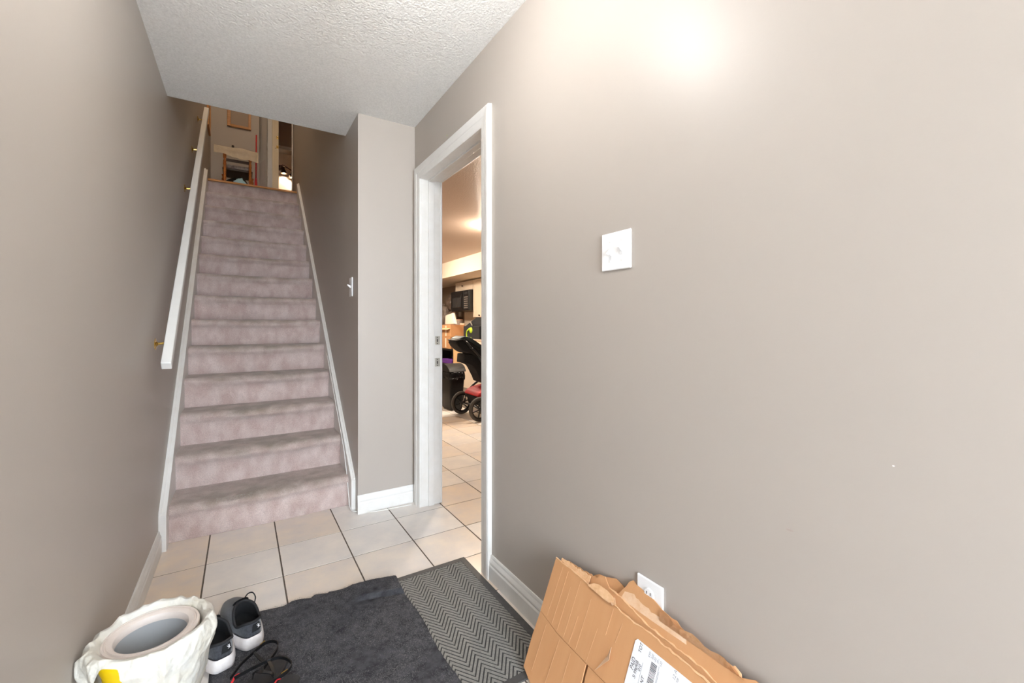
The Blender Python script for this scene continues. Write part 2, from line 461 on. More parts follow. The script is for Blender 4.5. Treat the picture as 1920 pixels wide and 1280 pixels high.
# kitchen doorway: jambs, stops, casing
kd = struct_empty('door_1', (XR, 2.14, 0), 'white cased doorway to the kitchen, door removed')
CP = [(0, 0), (0, .010), (.006, .013), (.012, .0135), (.030, .016), (.036, .015), (.040, .018), (.060, .021), (.070, .021), (.078, .018), (.080, 0)]  # (across from inner edge, proud)
def casing_leg(y_in, sgn, top):
    b = bmesh.new()
    n = len(CP)
    lo = [b.verts.new((XR - q, y_in + sgn * a, 0)) for a, q in CP]
    hi = [b.verts.new((XR - q, y_in + sgn * a, top + a)) for a, q in CP]
    for i in range(n): b.faces.new((lo[i], lo[(i + 1) % n], hi[(i + 1) % n], hi[i]))
    b.faces.new(lo); b.faces.new(hi)
    return b
link('casing', casing_leg(D0, -1, DH), 'trim_old', kd)
link('casing', casing_leg(D1, 1, DH), 'trim_old', kd)
b = bmesh.new(); n = len(CP)
A_ = [b.verts.new((XR - q, D0 - a, DH + a)) for a, q in CP]; B_ = [b.verts.new((XR - q, D1 + a, DH + a)) for a, q in CP]
for i in range(n): b.faces.new((A_[i], A_[(i + 1) % n], B_[(i + 1) % n], B_[i]))
b.faces.new(A_); b.faces.new(B_)
link('head_casing', b, 'trim', kd)
link('jamb', bbox((XR, D1, 0), (XK, D1 + .02, DH + .02), .0015), 'trim_old', kd)
link('jamb', bbox((XR, D0 - .02, 0), (XK, D0, DH + .02), .0015), 'trim_old', kd)
link('head_jamb', bbox((XR, D0, DH), (XK, D1, DH + .02), .0015), 'trim', kd)
for a in (((XR + .045, D1 - .011, 0), (XR + .082, D1, DH)), ((XR + .045, D0, 0), (XR + .082, D0 + .011, DH)), ((XR + .045, D0 + .011, DH - .011), (XR + .082, D1 - .011, DH))):
    link('door_stop', bbox(a[0], a[1], .002), 'trim_old', kd)
for a in (((XK, D0 - .07, 0), (XK + .015, D0, DH + .07)), ((XK, D1, 0), (XK + .015, D1 + .07, DH + .07)), ((XK, D0, DH), (XK + .015, D1, DH + .07))):
    link('back_casing', bbox(a[0], a[1], .003), 'trim', kd)
for zc, hh in ((1.035, .027), (.896, .026)):
    sp = link('strike_plate', bbox((XK - .036, D1 - .0025, zc - hh), (XK - .003, D1 + .001, zc + hh), .001), 'steel', kd)
    link('strike_hole', bbox((XK - .023, D1 - .0032, zc - .009), (XK - .017, D1 - .002, zc + .009)), 'black', sp)
    for s in (-1, 1):
        bb = bmesh.new(); lathe(bb, (XK - .02, D1 - .0036, zc + s * hh * .72), [(0, 0), (.003, .0002), (.0035, .001)], 10, frame=axis_frame((0, 1, 0)))
        link('screw', bb, 'screwdark', sp)

# ================================================================ STAIRCASE
Y1, RUN, Z1, RISE = 2.835, .2268, .190, .1975
SXL, SXR = -.320, .565
stair = thing('staircase', ((SXL + SXR) / 2, Y1, 0), 'straight staircase in worn dusty-pink carpet between white skirt boards', 'staircase')
NX = 40
for i in range(14):
    top = i == 13
    yn, z = Y1 + RUN * i, Z1 + RISE * i
    back = RUN + .03 + (.024 if i == 0 else 0)
    if i == 0: yn -= .024
    zb = z - (RISE if i else Z1)
    prof = []  # (y, z, wear)
    if not top:
        prof += [(yn + back, z, .75), (yn + RUN * .8, z, .8), (yn + RUN * .5, z, .9), (yn + .06, z, 1.0), (yn + .028, z - .001, 1.0)]
        prof += [(yn + .012, z - .006, .95), (yn + .002, z - .016, .8), (yn - .001, z - .030, .5), (yn + .003, z - .043, .3), (yn + .014, z - .056, .3)]
    else:
        prof += [(yn + .02, z - .022, .5), (yn + .016, z - .03, .5), (yn + .014, z - .05, .4)]
    for t in (.0, .3, .6, .85, 1.0):
        prof.append((yn + (.024 if i else .006) + .004 * t, (z - .072) * (1 - t) + (zb - .004) * t, (.16 if t == 0 else .03) + .04 * t))
    b = bmesh.new(); lay = b.verts.layers.float.new('wear')
    rows = []
    for k in range(NX + 1):
        u = k / NX; x = SXL + (SXR - SXL) * u; c = 1 - (2 * u - 1) ** 2
        row = []
        for q, (py, pz, w) in enumerate(prof):
            nz = noise.noise(Vector((x * 5, i * 3.1, q * .35))); nf = noise.noise(Vector((x * 26, i * 7.7, q * .6)))
            near = max(0, 1 - abs(py - yn) / .05)
            yy = py - (.011 * c * c + .005 * nz + .0015 * nf) * near + (.002 * nz if near == 0 else 0)
            zz = pz - (.007 * c * c + .004 * nz) * near * (0 if top else 1) + .001 * nf
            v = b.verts.new((x, yy, max(zz, .0006))); v[lay] = max(0, min(1, w * (.55 + .45 * c) + .12 * nz)); row.append(v)
        rows.append(row)
    for A, B in zip(rows, rows[1:]):
        for q in range(len(prof) - 1): b.faces.new((A[q], B[q], B[q + 1], A[q + 1]))
    if i == 0:
        from mathutils.bvhtree import BVHTree
        step_tree = BVHTree.FromBMesh(b)
    o = link('carpeted_step', b, 'carpet', stair, smooth=True)
    # timber under the carpet closes the step at both ends
link('stair_carcass', (lambda b: (prism(b, [(SXL, Y1 + .25, .0), (SXL, Y1 + .25, .02), (SXL, YU + .1, ZU - .40), (SXL, YU + .1, 0)], (SXR - SXL, 0, 0)), b)[1])(bmesh.new()), 'dark_wood', stair)
# frayed patch on the first nosing
b = bmesh.new()
for k in range(1100):
    x = -.035 + .048 * max(-1.7, min(1.7, random.gauss(0, 1))); yy = Y1 - .024 + random.uniform(-.006, .022)
    hit = step_tree.ray_cast(Vector((x, yy, .5)), Vector((0, 0, -1)))
    if hit[0] is None: continue
    d = (Vector((random.uniform(-1, 1), random.uniform(-.7, .4), 0)).normalized() + hit[1] * random.uniform(.1, .5)) * random.uniform(.003, .009)
    p = hit[0] + hit[1] * .0008; sd_ = Vector((-d.y, d.x, 0)).normalized() * .0011
    b.faces.new([b.verts.new(q) for q in (p - sd_, p + sd_, p + d)])
fr = link('frayed_fibres', b, 'fray', stair); fr['kind'] = 'stuff'; fr['label'] = 'pale frayed patch on the lowest nosing'
# oak nosing of the upper floor
bm = bmesh.new(); prism(bm, [(SXL - .03, YU - .004, ZU - .020), (SXL - .03, YU - .008, ZU - .012), (SXL - .03, YU - .006, ZU - .002), (SXL - .03, YU, ZU + .001), (SXL - .03, YU + .05, ZU + .001), (SXL - .03, YU + .05, ZU - .020)], (SXR - SXL + .06, 0, 0))
link('oak_nosing', bm, 'oak', stair)
# skirt boards
SL = RISE / RUN
def nl(y): return Z1 + SL * (y - Y1)
def skirt(x0, x1, yf, zf, lift, inner):
    b = bmesh.new()
    ytop = YU + .045
    pts = [(x0, yf, 0), (x0, yf, zf), (x0, ytop - .03, nl(ytop - .03) + lift), (x0, ytop, nl(ytop) + lift - .02), (x0, ytop, ZU - .3), (x0, YU, ZU - .4), (x0, yf + .35, 0)]
    prism(b, pts, (x1 - x0, 0, 0))
    return b
yf = 2.728
link('skirt_board', skirt(XL, SXL, yf, nl(yf) + .085, .085, 1), 'trim_old', stair)
link('skirt_board', skirt(SXR, XS, yf, nl(yf) + .085, .085, -1), 'trim_old', stair)
# cap moulding lying along each board's wall edge
for x0, x1, dd in ((XL, XL + .013, 0), (XS - .010, XS, 0)):
    b = bmesh.new(); ya, yb = yf + .004, YU + .02
    prism(b, [(x0, ya, nl(ya) + .08), (x0, ya, nl(ya) + .093), (x0, yb, nl(yb) + .093), (x0, yb, nl(yb) + .08)], (x1 - x0, 0, 0))
    link('cap_moulding', b, 'trim_old', stair)

# handrail on the left wall
hr = thing('handrail', (-.286, 2.44, .93), 'white square handrail on brass brackets along the left wall', 'handrail')
ra, rb = Vector((-.286, 2.44, .948)), Vector((-.286, 5.02, .948 + .872 * 2.58))
t = (rb - ra).normalized(); sd = Vector((1, 0, 0)); up = sd.cross(t)
b = bmesh.new(); prism(b, [ra + sd * a + up * c for a, c in ((-.019, -.021), (.019, -.021), (.019, .021), (-.019, .021))], rb - ra); bevel(b, .004, 2)
link('rail', b, 'trim', hr)
for yb in (2.64, 3.88, 4.42, 4.96):
    zb = ra.z + .872 * (yb - ra.y) - .026
    br = bmesh.new()
    lathe(br, (XL, yb, zb - .055), [(0, .011), (.006, .011), (.009, .009), (.014, .004), (.027, .002), (.028, 0)], 18, frame=axis_frame((1, 0, 0)))
    tube(br, smooth_path([(XL + .006, yb, zb - .055), (XL + .035, yb, zb - .050), (XL + .058, yb, zb - .03), (XL + .065, yb, zb - .004)], 4), .006, 10)
    box(br, (-.298, yb - .018, zb - .016), (-.274, yb + .018, zb - .008))
    smooth_angle(link('bracket', br, 'brass', hr))

# ================================================================ WALL FITTINGS
# double toggle switch on the right wall
sw = thing('switch_plate', (XR, .905, 1.293), 'white double toggle switch plate on the bare right wall', 'light switch')
link('cover', bbox((XR - .006, .847, 1.295), (XR, .963, 1.408), .003), 'plate', sw)
for yc, up_ in ((.928, -1), (.882, 1)):
    link('toggle_surround', bbox((XR - .0075, yc - .006, 1.338), (XR - .005, yc + .006, 1.364), .0008), 'plate', sw)
    b = bmesh.new(); prism(b, [(XR - .006, yc - .0045, 1.345), (XR - .006, yc - .0045, 1.358), (XR - .019, yc - .0045, 1.3545 + up_ * .008), (XR - .019, yc - .0045, 1.3485 + up_ * .008)], (0, .009, 0)); bevel(b, .001, 1)
    link('toggle', b, 'plate', sw)
    for zs in (1.322, 1.381):
        b = bmesh.new(); lathe(b, (XR - .0062, yc, zs), [(0, .001), (.0025, .0008), (.003, 0)], 10, frame=axis_frame((-1, 0, 0))); link('screw', b, 'trim_old', sw)
# single switch on the stair-side wall
s2 = thing('switch_plate', (XS, 2.845, 1.31), 'narrow white switch plate on the wall right of the stairs', 'light switch')
link('cover', bbox((XS - .007, 2.80, 1.313), (XS, 2.872, 1.434), .003), 'plate', s2)
b = bmesh.new(); prism(b, [(XS - .006, 2.832, 1.366), (XS - .006, 2.832, 1.381), (XS - .026, 2.832, 1.390), (XS - .026, 2.832, 1.383)], (0, .010, 0)); link('toggle', b, 'plate', s2)
for zs in (1.345, 1.402):
    b = bmesh.new(); lathe(b, (XS - .007, 2.837, zs), [(0, .001), (.0025, .0008), (.003, 0)], 10, frame=axis_frame((-1, 0, 0))); link('screw', b, 'steel', s2)
# outlet behind the cardboard
ol = thing('outlet_plate', (XR, .78, .32), 'white wall outlet plate half hidden behind torn cardboard', 'outlet')
link('cover', bbox((XR - .006, .737, .318), (XR, .824, .438), .003), 'plate', ol)
for zc in (.355, .400):
    b = bmesh.new(); lathe(b, (XR - .006, .781, zc), [(0, .003), (.0145, .003), (.016, .0015), (.0165, 0)], 20, frame=axis_frame((-1, 0, 0)))
    r_ = link('receptacle', b, 'plate', ol)
    for yy in (-.006, .006):
        link('slot', bbox((XR - .0095, .781 + yy - .001, zc - .001), (XR - .0085, .781 + yy + .001, zc + .007)), 'black', r_)

# ceiling lamp over the entry, just above the frame
lm = thing('ceiling_lamp', (.295, 1.07, ZC), 'round white globe lamp on the entry ceiling', 'lamp')
b = bmesh.new(); lathe(b, (.295, 1.07, ZC), [(0, 0), (.06, 0), (.058, -.012), (.02, -.02), (.014, -.08), (0, -.08)], 24); link('lamp_base', b, 'trim', lm)
b = bmesh.new(); lathe(b, (.295, 1.07, ZC - .165), [(.090 * math.sin(math.pi * k / 14), .090 * math.cos(math.pi * k / 14)) for k in range(15)], 28)
link('lamp_shade', b, emit_mat('lit_opal_glass', (1, .98, .95), LAMP_FOYER / 3.0), lm, smooth=True)

# ================================================================ WHITE CABLE
b = bmesh.new()
pts = [(.561, 3.6, nl(3.6) + .06), (.561, 3.2, nl(3.2) + .05), (.561, 2.95, nl(2.95) + .045), (.560, 2.83, .17), (.559, 2.775, .07), (.560, 2.72, .012), (.600, 2.675, .005), (.67, 2.63, .005), (.75, 2.618, .005), (.83, 2.612, .005), (.90, 2.602, .005)]
tube(b, smooth_path(pts, 6), .0028, 7)
tag(link('white_cable', b, 'cable', smooth=True), 'thin white cable trailing from the stair skirt to the doorway', 'cable')

# ================================================================ MATS
hm = thing('herringbone_mat', (.63, 1.5, 0), 'grey herringbone doormat with black rubber border beside the doorway', 'doormat')
HX0, HX1, HY0, HY1, BW = .30, .912, 1.125, 1.878, .027
b = bmesh.new()
for a in (((HX0, HY0, 0), (HX1, HY0 + BW, .006)), ((HX0, HY1 - BW, 0), (HX1, HY1, .006)), ((HX0, HY0 + BW, 0), (HX0 + BW, HY1 - BW, .006)), ((HX1 - BW, HY0 + BW, 0), (HX1, HY1 - BW, .006))): box(b, *a)
link('rubber_border', b, 'rubber', hm)
link('backing', bbox((HX0 + BW, HY0 + BW, 0), (HX1 - BW, HY1 - BW, .0045)), 'rib_base', hm)
b = bmesh.new()
HP, PY, RW = .042, .0225, .0140
xa, xb_, ya, yb = HX0 + BW + .001, HX1 - BW - .001, HY0 + BW + .001, HY1 - BW - .001
kx = 0; x = xb_
while x > xa:
    x2 = max(x - HP, xa); dy = .060 * (x - x2) / HP * (1 if kx % 2 == 0 else -1)
    base0 = 0 if kx % 2 == 0 else .060
    y = ya - .2
    while y < yb + .2:
        q = []
        for (xx, off) in ((x, base0), (x2, base0 + dy)):
            q.append((xx, y + off)); q.append((xx, y + off + RW))
        P = [q[0], q[1], q[3], q[2]]
        for lim, sg in ((ya, 1), (yb, -1)):
            Q = []
            for (p_, n_) in zip(P, P[1:] + P[:1]):
                ip, in_ = (p_[1] - lim) * sg >= 0, (n_[1] - lim) * sg >= 0
                if ip: Q.append(p_)
                if ip != in_:
                    t_ = (lim - p_[1]) / (n_[1] - p_[1]); Q.append((p_[0] + (n_[0] - p_[0]) * t_, lim))
            P = Q
            if len(P) < 3: break
        if len(P) >= 3:
            lo = [b.verts.new((a, c, .004)) for a, c in P]
            cy_ = sum(c for _, c in P) / len(P)
            hi = [b.verts.new((a, c, .0060)) for a, c in P]
            m_ = len(P)
            for k in range(m_): b.faces.new((lo[k], lo[(k + 1) % m_], hi[(k + 1) % m_], hi[k]))
            b.faces.new(hi)
        y += PY
    x = x2; kx += 1
r_ = link('herringbone_pile', b, 'rib', hm); r_['kind'] = 'stuff'

fm = thing('felt_mat', (.28, 1.3, 0), 'fuzzy charcoal felt mat with a ragged edge under the shoes', 'doormat')
edge = [(-.12, 1.955), (-.06, 1.960), (.046, 1.952), (.093, 1.946), (.14, 1.936), (.17, 1.952), (.20, 1.948), (.237, 1.934), (.253, 1.950), (.30, 1.934), (.335, 1.925), (.40, 1.922), (.43, 1.910), (.474, 1.906), (.53, 1.892), (.568, 1.884), (.586, 1.862)]
def ey(x):
    for (a, c), (d, e) in zip(edge, edge[1:]):
        if a <= x <= d: return c + (e - c) * (x - a) / (d - a)
    return edge[-1][1]
redge = lambda y: .580 + .004 * math.sin(y * 17) + .003 * noise.noise(Vector((y * 40, 1, 2)))
def felt_z(x, y):
    z = .013 + .0022 * noise.noise(Vector((x * 9, y * 9, 3))) + .0012 * noise.noise(Vector((x * 45, y * 45, 5)))
    yc = 1.80 - .3 * max(0, x - .42)
    if y > yc: z += .015 * min(1, max(0, (x - .36) / .07)) * min(1, (y - yc) / .004)
    elif y > yc - .012: z -= .004 * min(1, max(0, (x - .40) / .05))
    return z
b = bmesh.new(); NXX, NYY = 96, 150; grid = []
for i in range(NXX + 1):
    u = i / NXX; col = []
    for j in range(NYY + 1):
        v = j / NYY
        x = -.09 + u * .67
        y = .72 + v * (ey(x) - .72)
        x = -.09 + u * (redge(y) + .09)
        z = felt_z(x, y)
        if j == NYY or i == 0 or i == NXX: z = .0085 if x > .31 else .001
        elif j >= NYY - 1: z -= .003
        col.append(b.verts.new((x, y, z)))
    grid.append(col)
for A, B in zip(grid, grid[1:]):
    for j in range(NYY): b.faces.new((A[j], B[j], B[j + 1], A[j + 1]))
link('felt_pad', b, 'fuzz', fm, smooth=True)
b = bmesh.new()
for k in range(60000):
    x = random.uniform(-.08, .575); y = random.uniform(1.1, ey(x) - .004)
    if noise.noise(Vector((x * 7, y * 7, 9))) < random.uniform(-.5, .35): continue
    z = felt_z(x, y); a = random.uniform(0, 6.28); l = random.uniform(.003, .007)
    d = Vector((math.cos(a) * l, math.sin(a) * l, random.uniform(-.0005, .003))); s = Vector((-math.sin(a), math.cos(a), 0)) * .00028
    p = Vector((x, y, z + .0006))
    b.faces.new([b.verts.new(q) for q in (p - s, p + s, p + d)])
o = link('felt_fibres', b, 'fibre', fm); o['kind'] = 'stuff'

# ================================================================ SNEAKERS
def place(bm, loc, rz):
    bmesh.ops.transform(bm, matrix=Matrix.Translation(loc) @ Matrix.Rotation(rz, 4, 'Z'), verts=list(bm.verts))
    return bm

def foot(th, ln=.285, flare=0.0):
    """footprint point; th=0 at heel centre (y=0), pi at toe"""
    y = (1 - math.cos(th)) / 2
    w = .0375 + .0135 * math.sin(math.pi * min(1, y * .9 + .05)) + .006 * math.exp(-((y - .68) / .2) ** 2)
    x = math.sin(th) * w / max(.001, 1) if True else 0
    s = abs(math.sin(th)) ** (.62 - .2 * max(0, 1 - y / .35)) * (1 if math.sin(th) >= 0 else -1)
    return Vector((s * (w + flare), -flare + y * (ln + 2 * flare), 0))

def sneaker(loc, rz, label, mirror=1):
    root = thing('sneaker', loc, label, 'shoe', 'pair of black sneakers')
    NT, NR = 48, 12
    # midsole
    b = bmesh.new(); rings = []
    for z, fl, dz in ((0, .000, 0), (.004, .005, 0), (.016, .0065, 0), (.030, .004, 1), (.036, .0005, 1), (.034, -.006, 1)):
        ring = []
        for k in range(NT):
            th = 2 * math.pi * k / NT; p = foot(th, .285, fl); yy = p.y / .285
            zz = z + (.006 * (1 - yy) if dz else 0) + (.010 * max(0, yy - .8) / .2 if z < .02 else .004 * max(0, yy - .8) / .2)
            zz += -.010 * max(0, (yy - .25)) if dz and z > .01 else 0
            ring.append(b.verts.new((p.x, p.y, max(0, zz))))
        rings.append(ring)
    for A, B in zip(rings, rings[1:]):
        for k in range(NT): b.faces.new((A[k], A[(k + 1) % NT], B[(k + 1) % NT], B[k]))
    b.faces.new(rings[0]); b.faces.new(rings[-1])
    smooth_angle(link('midsole', place(b, loc, rz), 'midsole', root), 50)
    # upper
    def collar(th):
        y = (1 - math.cos(th)) / 2
        s = math.sin(th)
        return Vector((s * .0385, .010 + y * .120, .086 - .020 * math.sin(math.pi * min(1, y * 1.25)) ** 2 + .022 * max(0, y - .55) / .45))
    def upper_pt(th, s, inset=0):
        F = foot(th, .285, -.003 - inset); F.z = .031 if F.y > .07 else .037
        K = collar(th); K.x *= (1 - inset * 8)
        y = (1 - math.cos(th)) / 2
        P1 = Vector((F.x * 1.02, F.y + (.002 if y < .3 else -.004), .064 + .012 * y)) if y < .62 else Vector((F.x * .98, F.y * .985, .088 - .014 * y))
        return F * (1 - s) ** 2 + P1 * 2 * s * (1 - s) + K * s * s
    b = bmesh.new(); rings = []
    for r in range(NR + 1):
        rings.append([b.verts.new(upper_pt(2 * math.pi * k / NT, r / NR)) for k in range(NT)])
    for A, B in zip(rings, rings[1:]):
        for k in range(NT): b.faces.new((A[k], A[(k + 1) % NT], B[(k + 1) % NT], B[k]))
    up_ = link('upper', place(b, loc, rz), 'mesh_fabric', root, smooth=True)
    # collar pad
    b = bmesh.new(); tube(b, [collar(2 * math.pi * k / NT) for k in range(NT)], .0045, 8, closed=True)
    link('collar_padding', place(b, loc, rz), 'blackmatte', root, smooth=True)
    # dark lining
    b = bmesh.new(); rings = []
    for r in range(7):
        f = r / 6
        ring = []
        for k in range(NT):
            K = collar(2 * math.pi * k / NT)
            ring.append(b.verts.new((K.x * (1 - .10 * f), K.y + (.004 if K.y < .06 else .03) * f, K.z * (1 - f) + .042 * f)))
        rings.append(ring)
    for A, B in zip(rings, rings[1:]):
        for k in range(NT): b.faces.new((A[k], A[(k + 1) % NT], B[(k + 1) % NT], B[k]))
    b.faces.new(rings[-1])
    link('lining', place(b, loc, rz), 'lining', root, smooth=True)
    # heel counter strip above the sole
    b = bmesh.new(); A_, B_ = [], []
    for k in range(-11, 12):
        th = 2 * math.pi * k / NT
        q0 = upper_pt(th, .02) * 1; q1 = upper_pt(th, .13)
        nrm = Vector((q0.x, q0.y - .05, 0)).normalized() * .0022
        A_.append(b.verts.new(q0 + nrm)); B_.append(b.verts.new(q1 + nrm))
    for k in range(len(A_) - 1): b.faces.new((A_[k], A_[k + 1], B_[k + 1], B_[k]))
    link('heel_counter', place(b, loc, rz), 'blackmatte', root, smooth=True)
    # tongue
    b = bmesh.new()
    tp = [Vector((0, .134, .100)), Vector((0, .126, .114)), Vector((0, .122, .122))]
    A_ = []
    for w, p in zip((.026, .027, .022), tp):
        A_.append([b.verts.new(p + Vector((w * math.sin(a), -.010 * (1 - math.cos(a)) * -1 + .0, -.012 * (1 - math.cos(a))))) for a in [q * .25 for q in range(-5, 6)]])
    for A, B in zip(A_, A_[1:]):
        for k in range(10): b.faces.new((A[k], A[k + 1], B[k + 1], B[k]))
    bmesh.ops.solidify(b, geom=list(b.faces), thickness=.006)
    link('tongue', place(b, loc, rz), 'blackmatte', root, smooth=True)
    # laces
    for q in range(5):
        y = .150 + q * .017; z = .0965 - q * .0055
        b = bmesh.new(); tube(b, smooth_path([(-.026, y, z - .013), (-.013, y - .003, z - .001), (0, y - .002, z + .002), (.013, y - .003, z - .001), (.026, y, z - .013)], 3), .0028, 6)
        link('lace', place(b, loc, rz), 'blackmatte', root, smooth=True)
    if mirror == 1:
        b = bmesh.new(); tube(b, smooth_path([(.012, .148, .096), (.028, .152, .112), (.042, .144, .114), (.047, .130, .100), (.040, .122, .082)], 5), .0022, 6)
        link('lace_loop', place(b, loc, rz), 'blackmatte', root, smooth=True)
    # heel tab with three-leaf emblem
    def heel_pt(ax, s, out):
        p = upper_pt(ax, s); n_ = Vector((p.x * .9, p.y - .06, .006)).normalized(); return p + n_ * out
    b = bmesh.new()
    grid_ = [[b.verts.new(heel_pt(a, s, .0025)) for a in [-.22 + .11 * q + .20 for q in range(5)]] for s in (.34, .50, .68, .84)]
    for A, B in zip(grid_, grid_[1:]):
        for k in range(4): b.faces.new((A[k], A[k + 1], B[k + 1], B[k]))
    tab = link('heel_tab', place(b, loc, rz), 'lining', root, smooth=True)
    b = bmesh.new()
    for ang in (-.75, 0, .75):
        pts = []
        for q in range(12):
            a = 2 * math.pi * q / 12
            lx, ly = .22 * math.cos(a) * .5, .5 + .5 * math.sin(a)
            rx = lx * math.cos(ang) + ly * math.sin(ang); ry = -lx * math.sin(ang) + ly * math.cos(ang)
            pts.append(b.verts.new(heel_pt(.20 + rx * .16, .56 + ry * .24, .0040)))
        b.faces.new(pts)
    link('leaf_emblem', place(b, loc, rz), 'white', tab)
    b = bmesh.new()
    pts = [b.verts.new(heel_pt(.20 + a, .56 + c, .0042)) for a, c in ((-.10, -.04), (.10, -.04), (.10, -.01), (-.10, -.01))]; b.faces.new(pts)
    link('emblem_bar', place(b, loc, rz), 'white', tab)
    return root
sneaker(Vector((.036, 1.726, .0135)), .30, 'black suede sneaker on the right, lace loop showing, white sole', 1)
sneaker(Vector((-.049, 1.664, .0135)), .29, 'black suede sneaker half hidden behind the white bin bag', -1)

# ================================================================ SANDALS
def sandal(heel, direc, loop, posts, label, zf=.016):
    d = Vector(direc).normalized(); s = Vector((-d.y, d.x, 0))
    root = thing('strappy_sandal', (heel[0], heel[1], .016), label, 'sandal', 'pair of black strappy sandals')
    b = bmesh.new(); NT = 32; rings = []
    for z, fl in ((0, 0), (.003, .002), (.011, .002), (.014, -.001)):
        ring = []
        for k in range(NT):
            p = foot(2 * math.pi * k / NT, .25, fl)
            q = Vector((heel[0], heel[1], .0165 + z)) + d * p.y + s * p.x * .80
            ring.append(b.verts.new(q))
        rings.append(ring)
    for A, B in zip(rings, rings[1:]):
        for k in range(NT): b.faces.new((A[k], A[(k + 1) % NT], B[(k + 1) % NT], B[k]))
    b.faces.new(rings[0]); b.faces.new(rings[-1])
    smooth_angle(link('footbed', b, 'soleblack', root))
    b = bmesh.new(); tube(b, smooth_path(loop, 6), 0, flat=(.0026, .0095)); link('ankle_strap', b, 'leather', root, smooth=False)
    for pp in posts:
        b = bmesh.new(); tube(b, smooth_path(pp, 5), 0, flat=(.009, .0024)); link('upright_strap', b, 'leather', root)
    for f in (.10, .155, .205):
        b = bmesh.new(); w = .036
        c0 = Vector((heel[0], heel[1], .03)) + d * f
        tube(b, smooth_path([c0 - s * w, c0 - s * w * .8 + Vector((0, 0, .022)), c0 + d * .012 + Vector((0, 0, .034)), c0 + s * w * .8 + Vector((0, 0, .022)), c0 + s * w], 4), 0, flat=(.010, .0024))
        link('toe_strap', b, 'leather', root)
    return root
sa = sandal((.118, 1.612), (-.62, -.78, 0),
       [(-.030, 1.565, .050), (-.004, 1.607, .052), (.029, 1.642, .052), (.064, 1.674, .050), (.088, 1.676, .048), (.103, 1.655, .048), (.098, 1.625, .046), (.078, 1.595, .044), (.060, 1.565, .044)],
       [[(.034, 1.646, .052), (.050, 1.622, .040), (.068, 1.600, .030)]], 'black strappy sandal nearer the sneakers, ankle strap looped')
sb = sandal((.142, 1.505), (-.66, -.75, 0),
       [(-.020, 1.556, .052), (.030, 1.566, .056), (.070, 1.574, .056), (.100, 1.572, .055), (.122, 1.553, .054), (.134, 1.524, .052), (.118, 1.500, .050), (.090, 1.490, .048), (.055, 1.486, .046)],
       [[(.072, 1.574, .056), (.080, 1.545, .05), (.086, 1.515, .042), (.088, 1.49, .032)]], 'black strappy sandal nearest the camera on the felt mat')
def buckle(c, direc, par):
    d = Vector(direc).normalized(); s = Vector((0, 0, 1))
    b = bmesh.new(); c = Vector(c); tube(b, [c + d * a * .010 + s * e * .006 + Vector((-d.y, d.x, 0)) * .002 for a, e in ((-1, -1), (1, -1), (1, 1), (-1, 1))], .0012, 6, closed=True)
    link('buckle', b, 'brass', par)
buckle((.060, 1.671, .051), (.75, .66, 0), sa); buckle((.112, 1.497, .050), (.9, .4, 0), sb)
for par, c in ((sa, (-.012, 1.560, .044)), (sb, (.092, 1.478, .040))):
    b = bmesh.new(); c = Vector(c)
    tube(b, smooth_path([c + Vector((-.018, -.014, -.004)), c + Vector((-.004, .002, .010)), c + Vector((.008, .012, .004))], 4), 0, flat=(.006 if par is sa else .0035, .002)); link('red_tag', b, 'red', par)

# ================================================================ PAIL WITH BIN LINER
PC = Vector((-.200, 1.497, 0))
pail = thing('waste_pail', PC, 'yellow waste pail under a draped white bin liner by the left wall', 'bin')
b = bmesh.new(); lathe(b, PC, [(0, .001), (.083, .001), (.086, .01), (.098, .18), (.106, .24), (.119, .28), (.123, .300), (.118, .300)], 40); link('pail_body', b, 'yellow', pail, smooth=True)
b = bmesh.new(); lathe(b, PC + Vector((-.006, .006, 0)), [(.104, .270), (.105, .299), (.102, .303), (.098, .304), (.096, .300), (.094, .3), (.092, .304), (.086, .303), (.080, .299), (.0765, .291), (.0765, .282)], 48); smooth_angle(link('pail_rim', b, 'pailrim', pail), 28)
b = bmesh.new(); lathe(b, PC + Vector((-.006, .006, 0)), [(.0778, .286), (.0785, .20), (.077, .10), (.075, .05), (0, .045)], 40); link('pail_inside', b, 'pailgrey', pail, smooth=True)
b = bmesh.new(); NA = 240; rings = []
prof = [(.103, .262, .2), (.105, .284, .5), (.109, .302, .8), (.117, .315, 1), (.126, .316, 1), (.133, .305, 1), (.138, .292, 1.1), (.139, .276, 1.15), (.134, .256, 1.2), (.126, .232, 1.2), (.117, .20, 1.2), (.109, .16, 1.3), (.104, .11, 1.3), (.100, .05, 1.4)]
prof = [tuple(u + (v - u) * t / 4 for u, v in zip(p_, n_)) for p_, n_ in zip(prof, prof[1:]) for t in range(4)] + [prof[-1]]
holes = set()
def adiff(a, deg): return (a - math.radians(deg) + math.pi) % (2 * math.pi) - math.pi
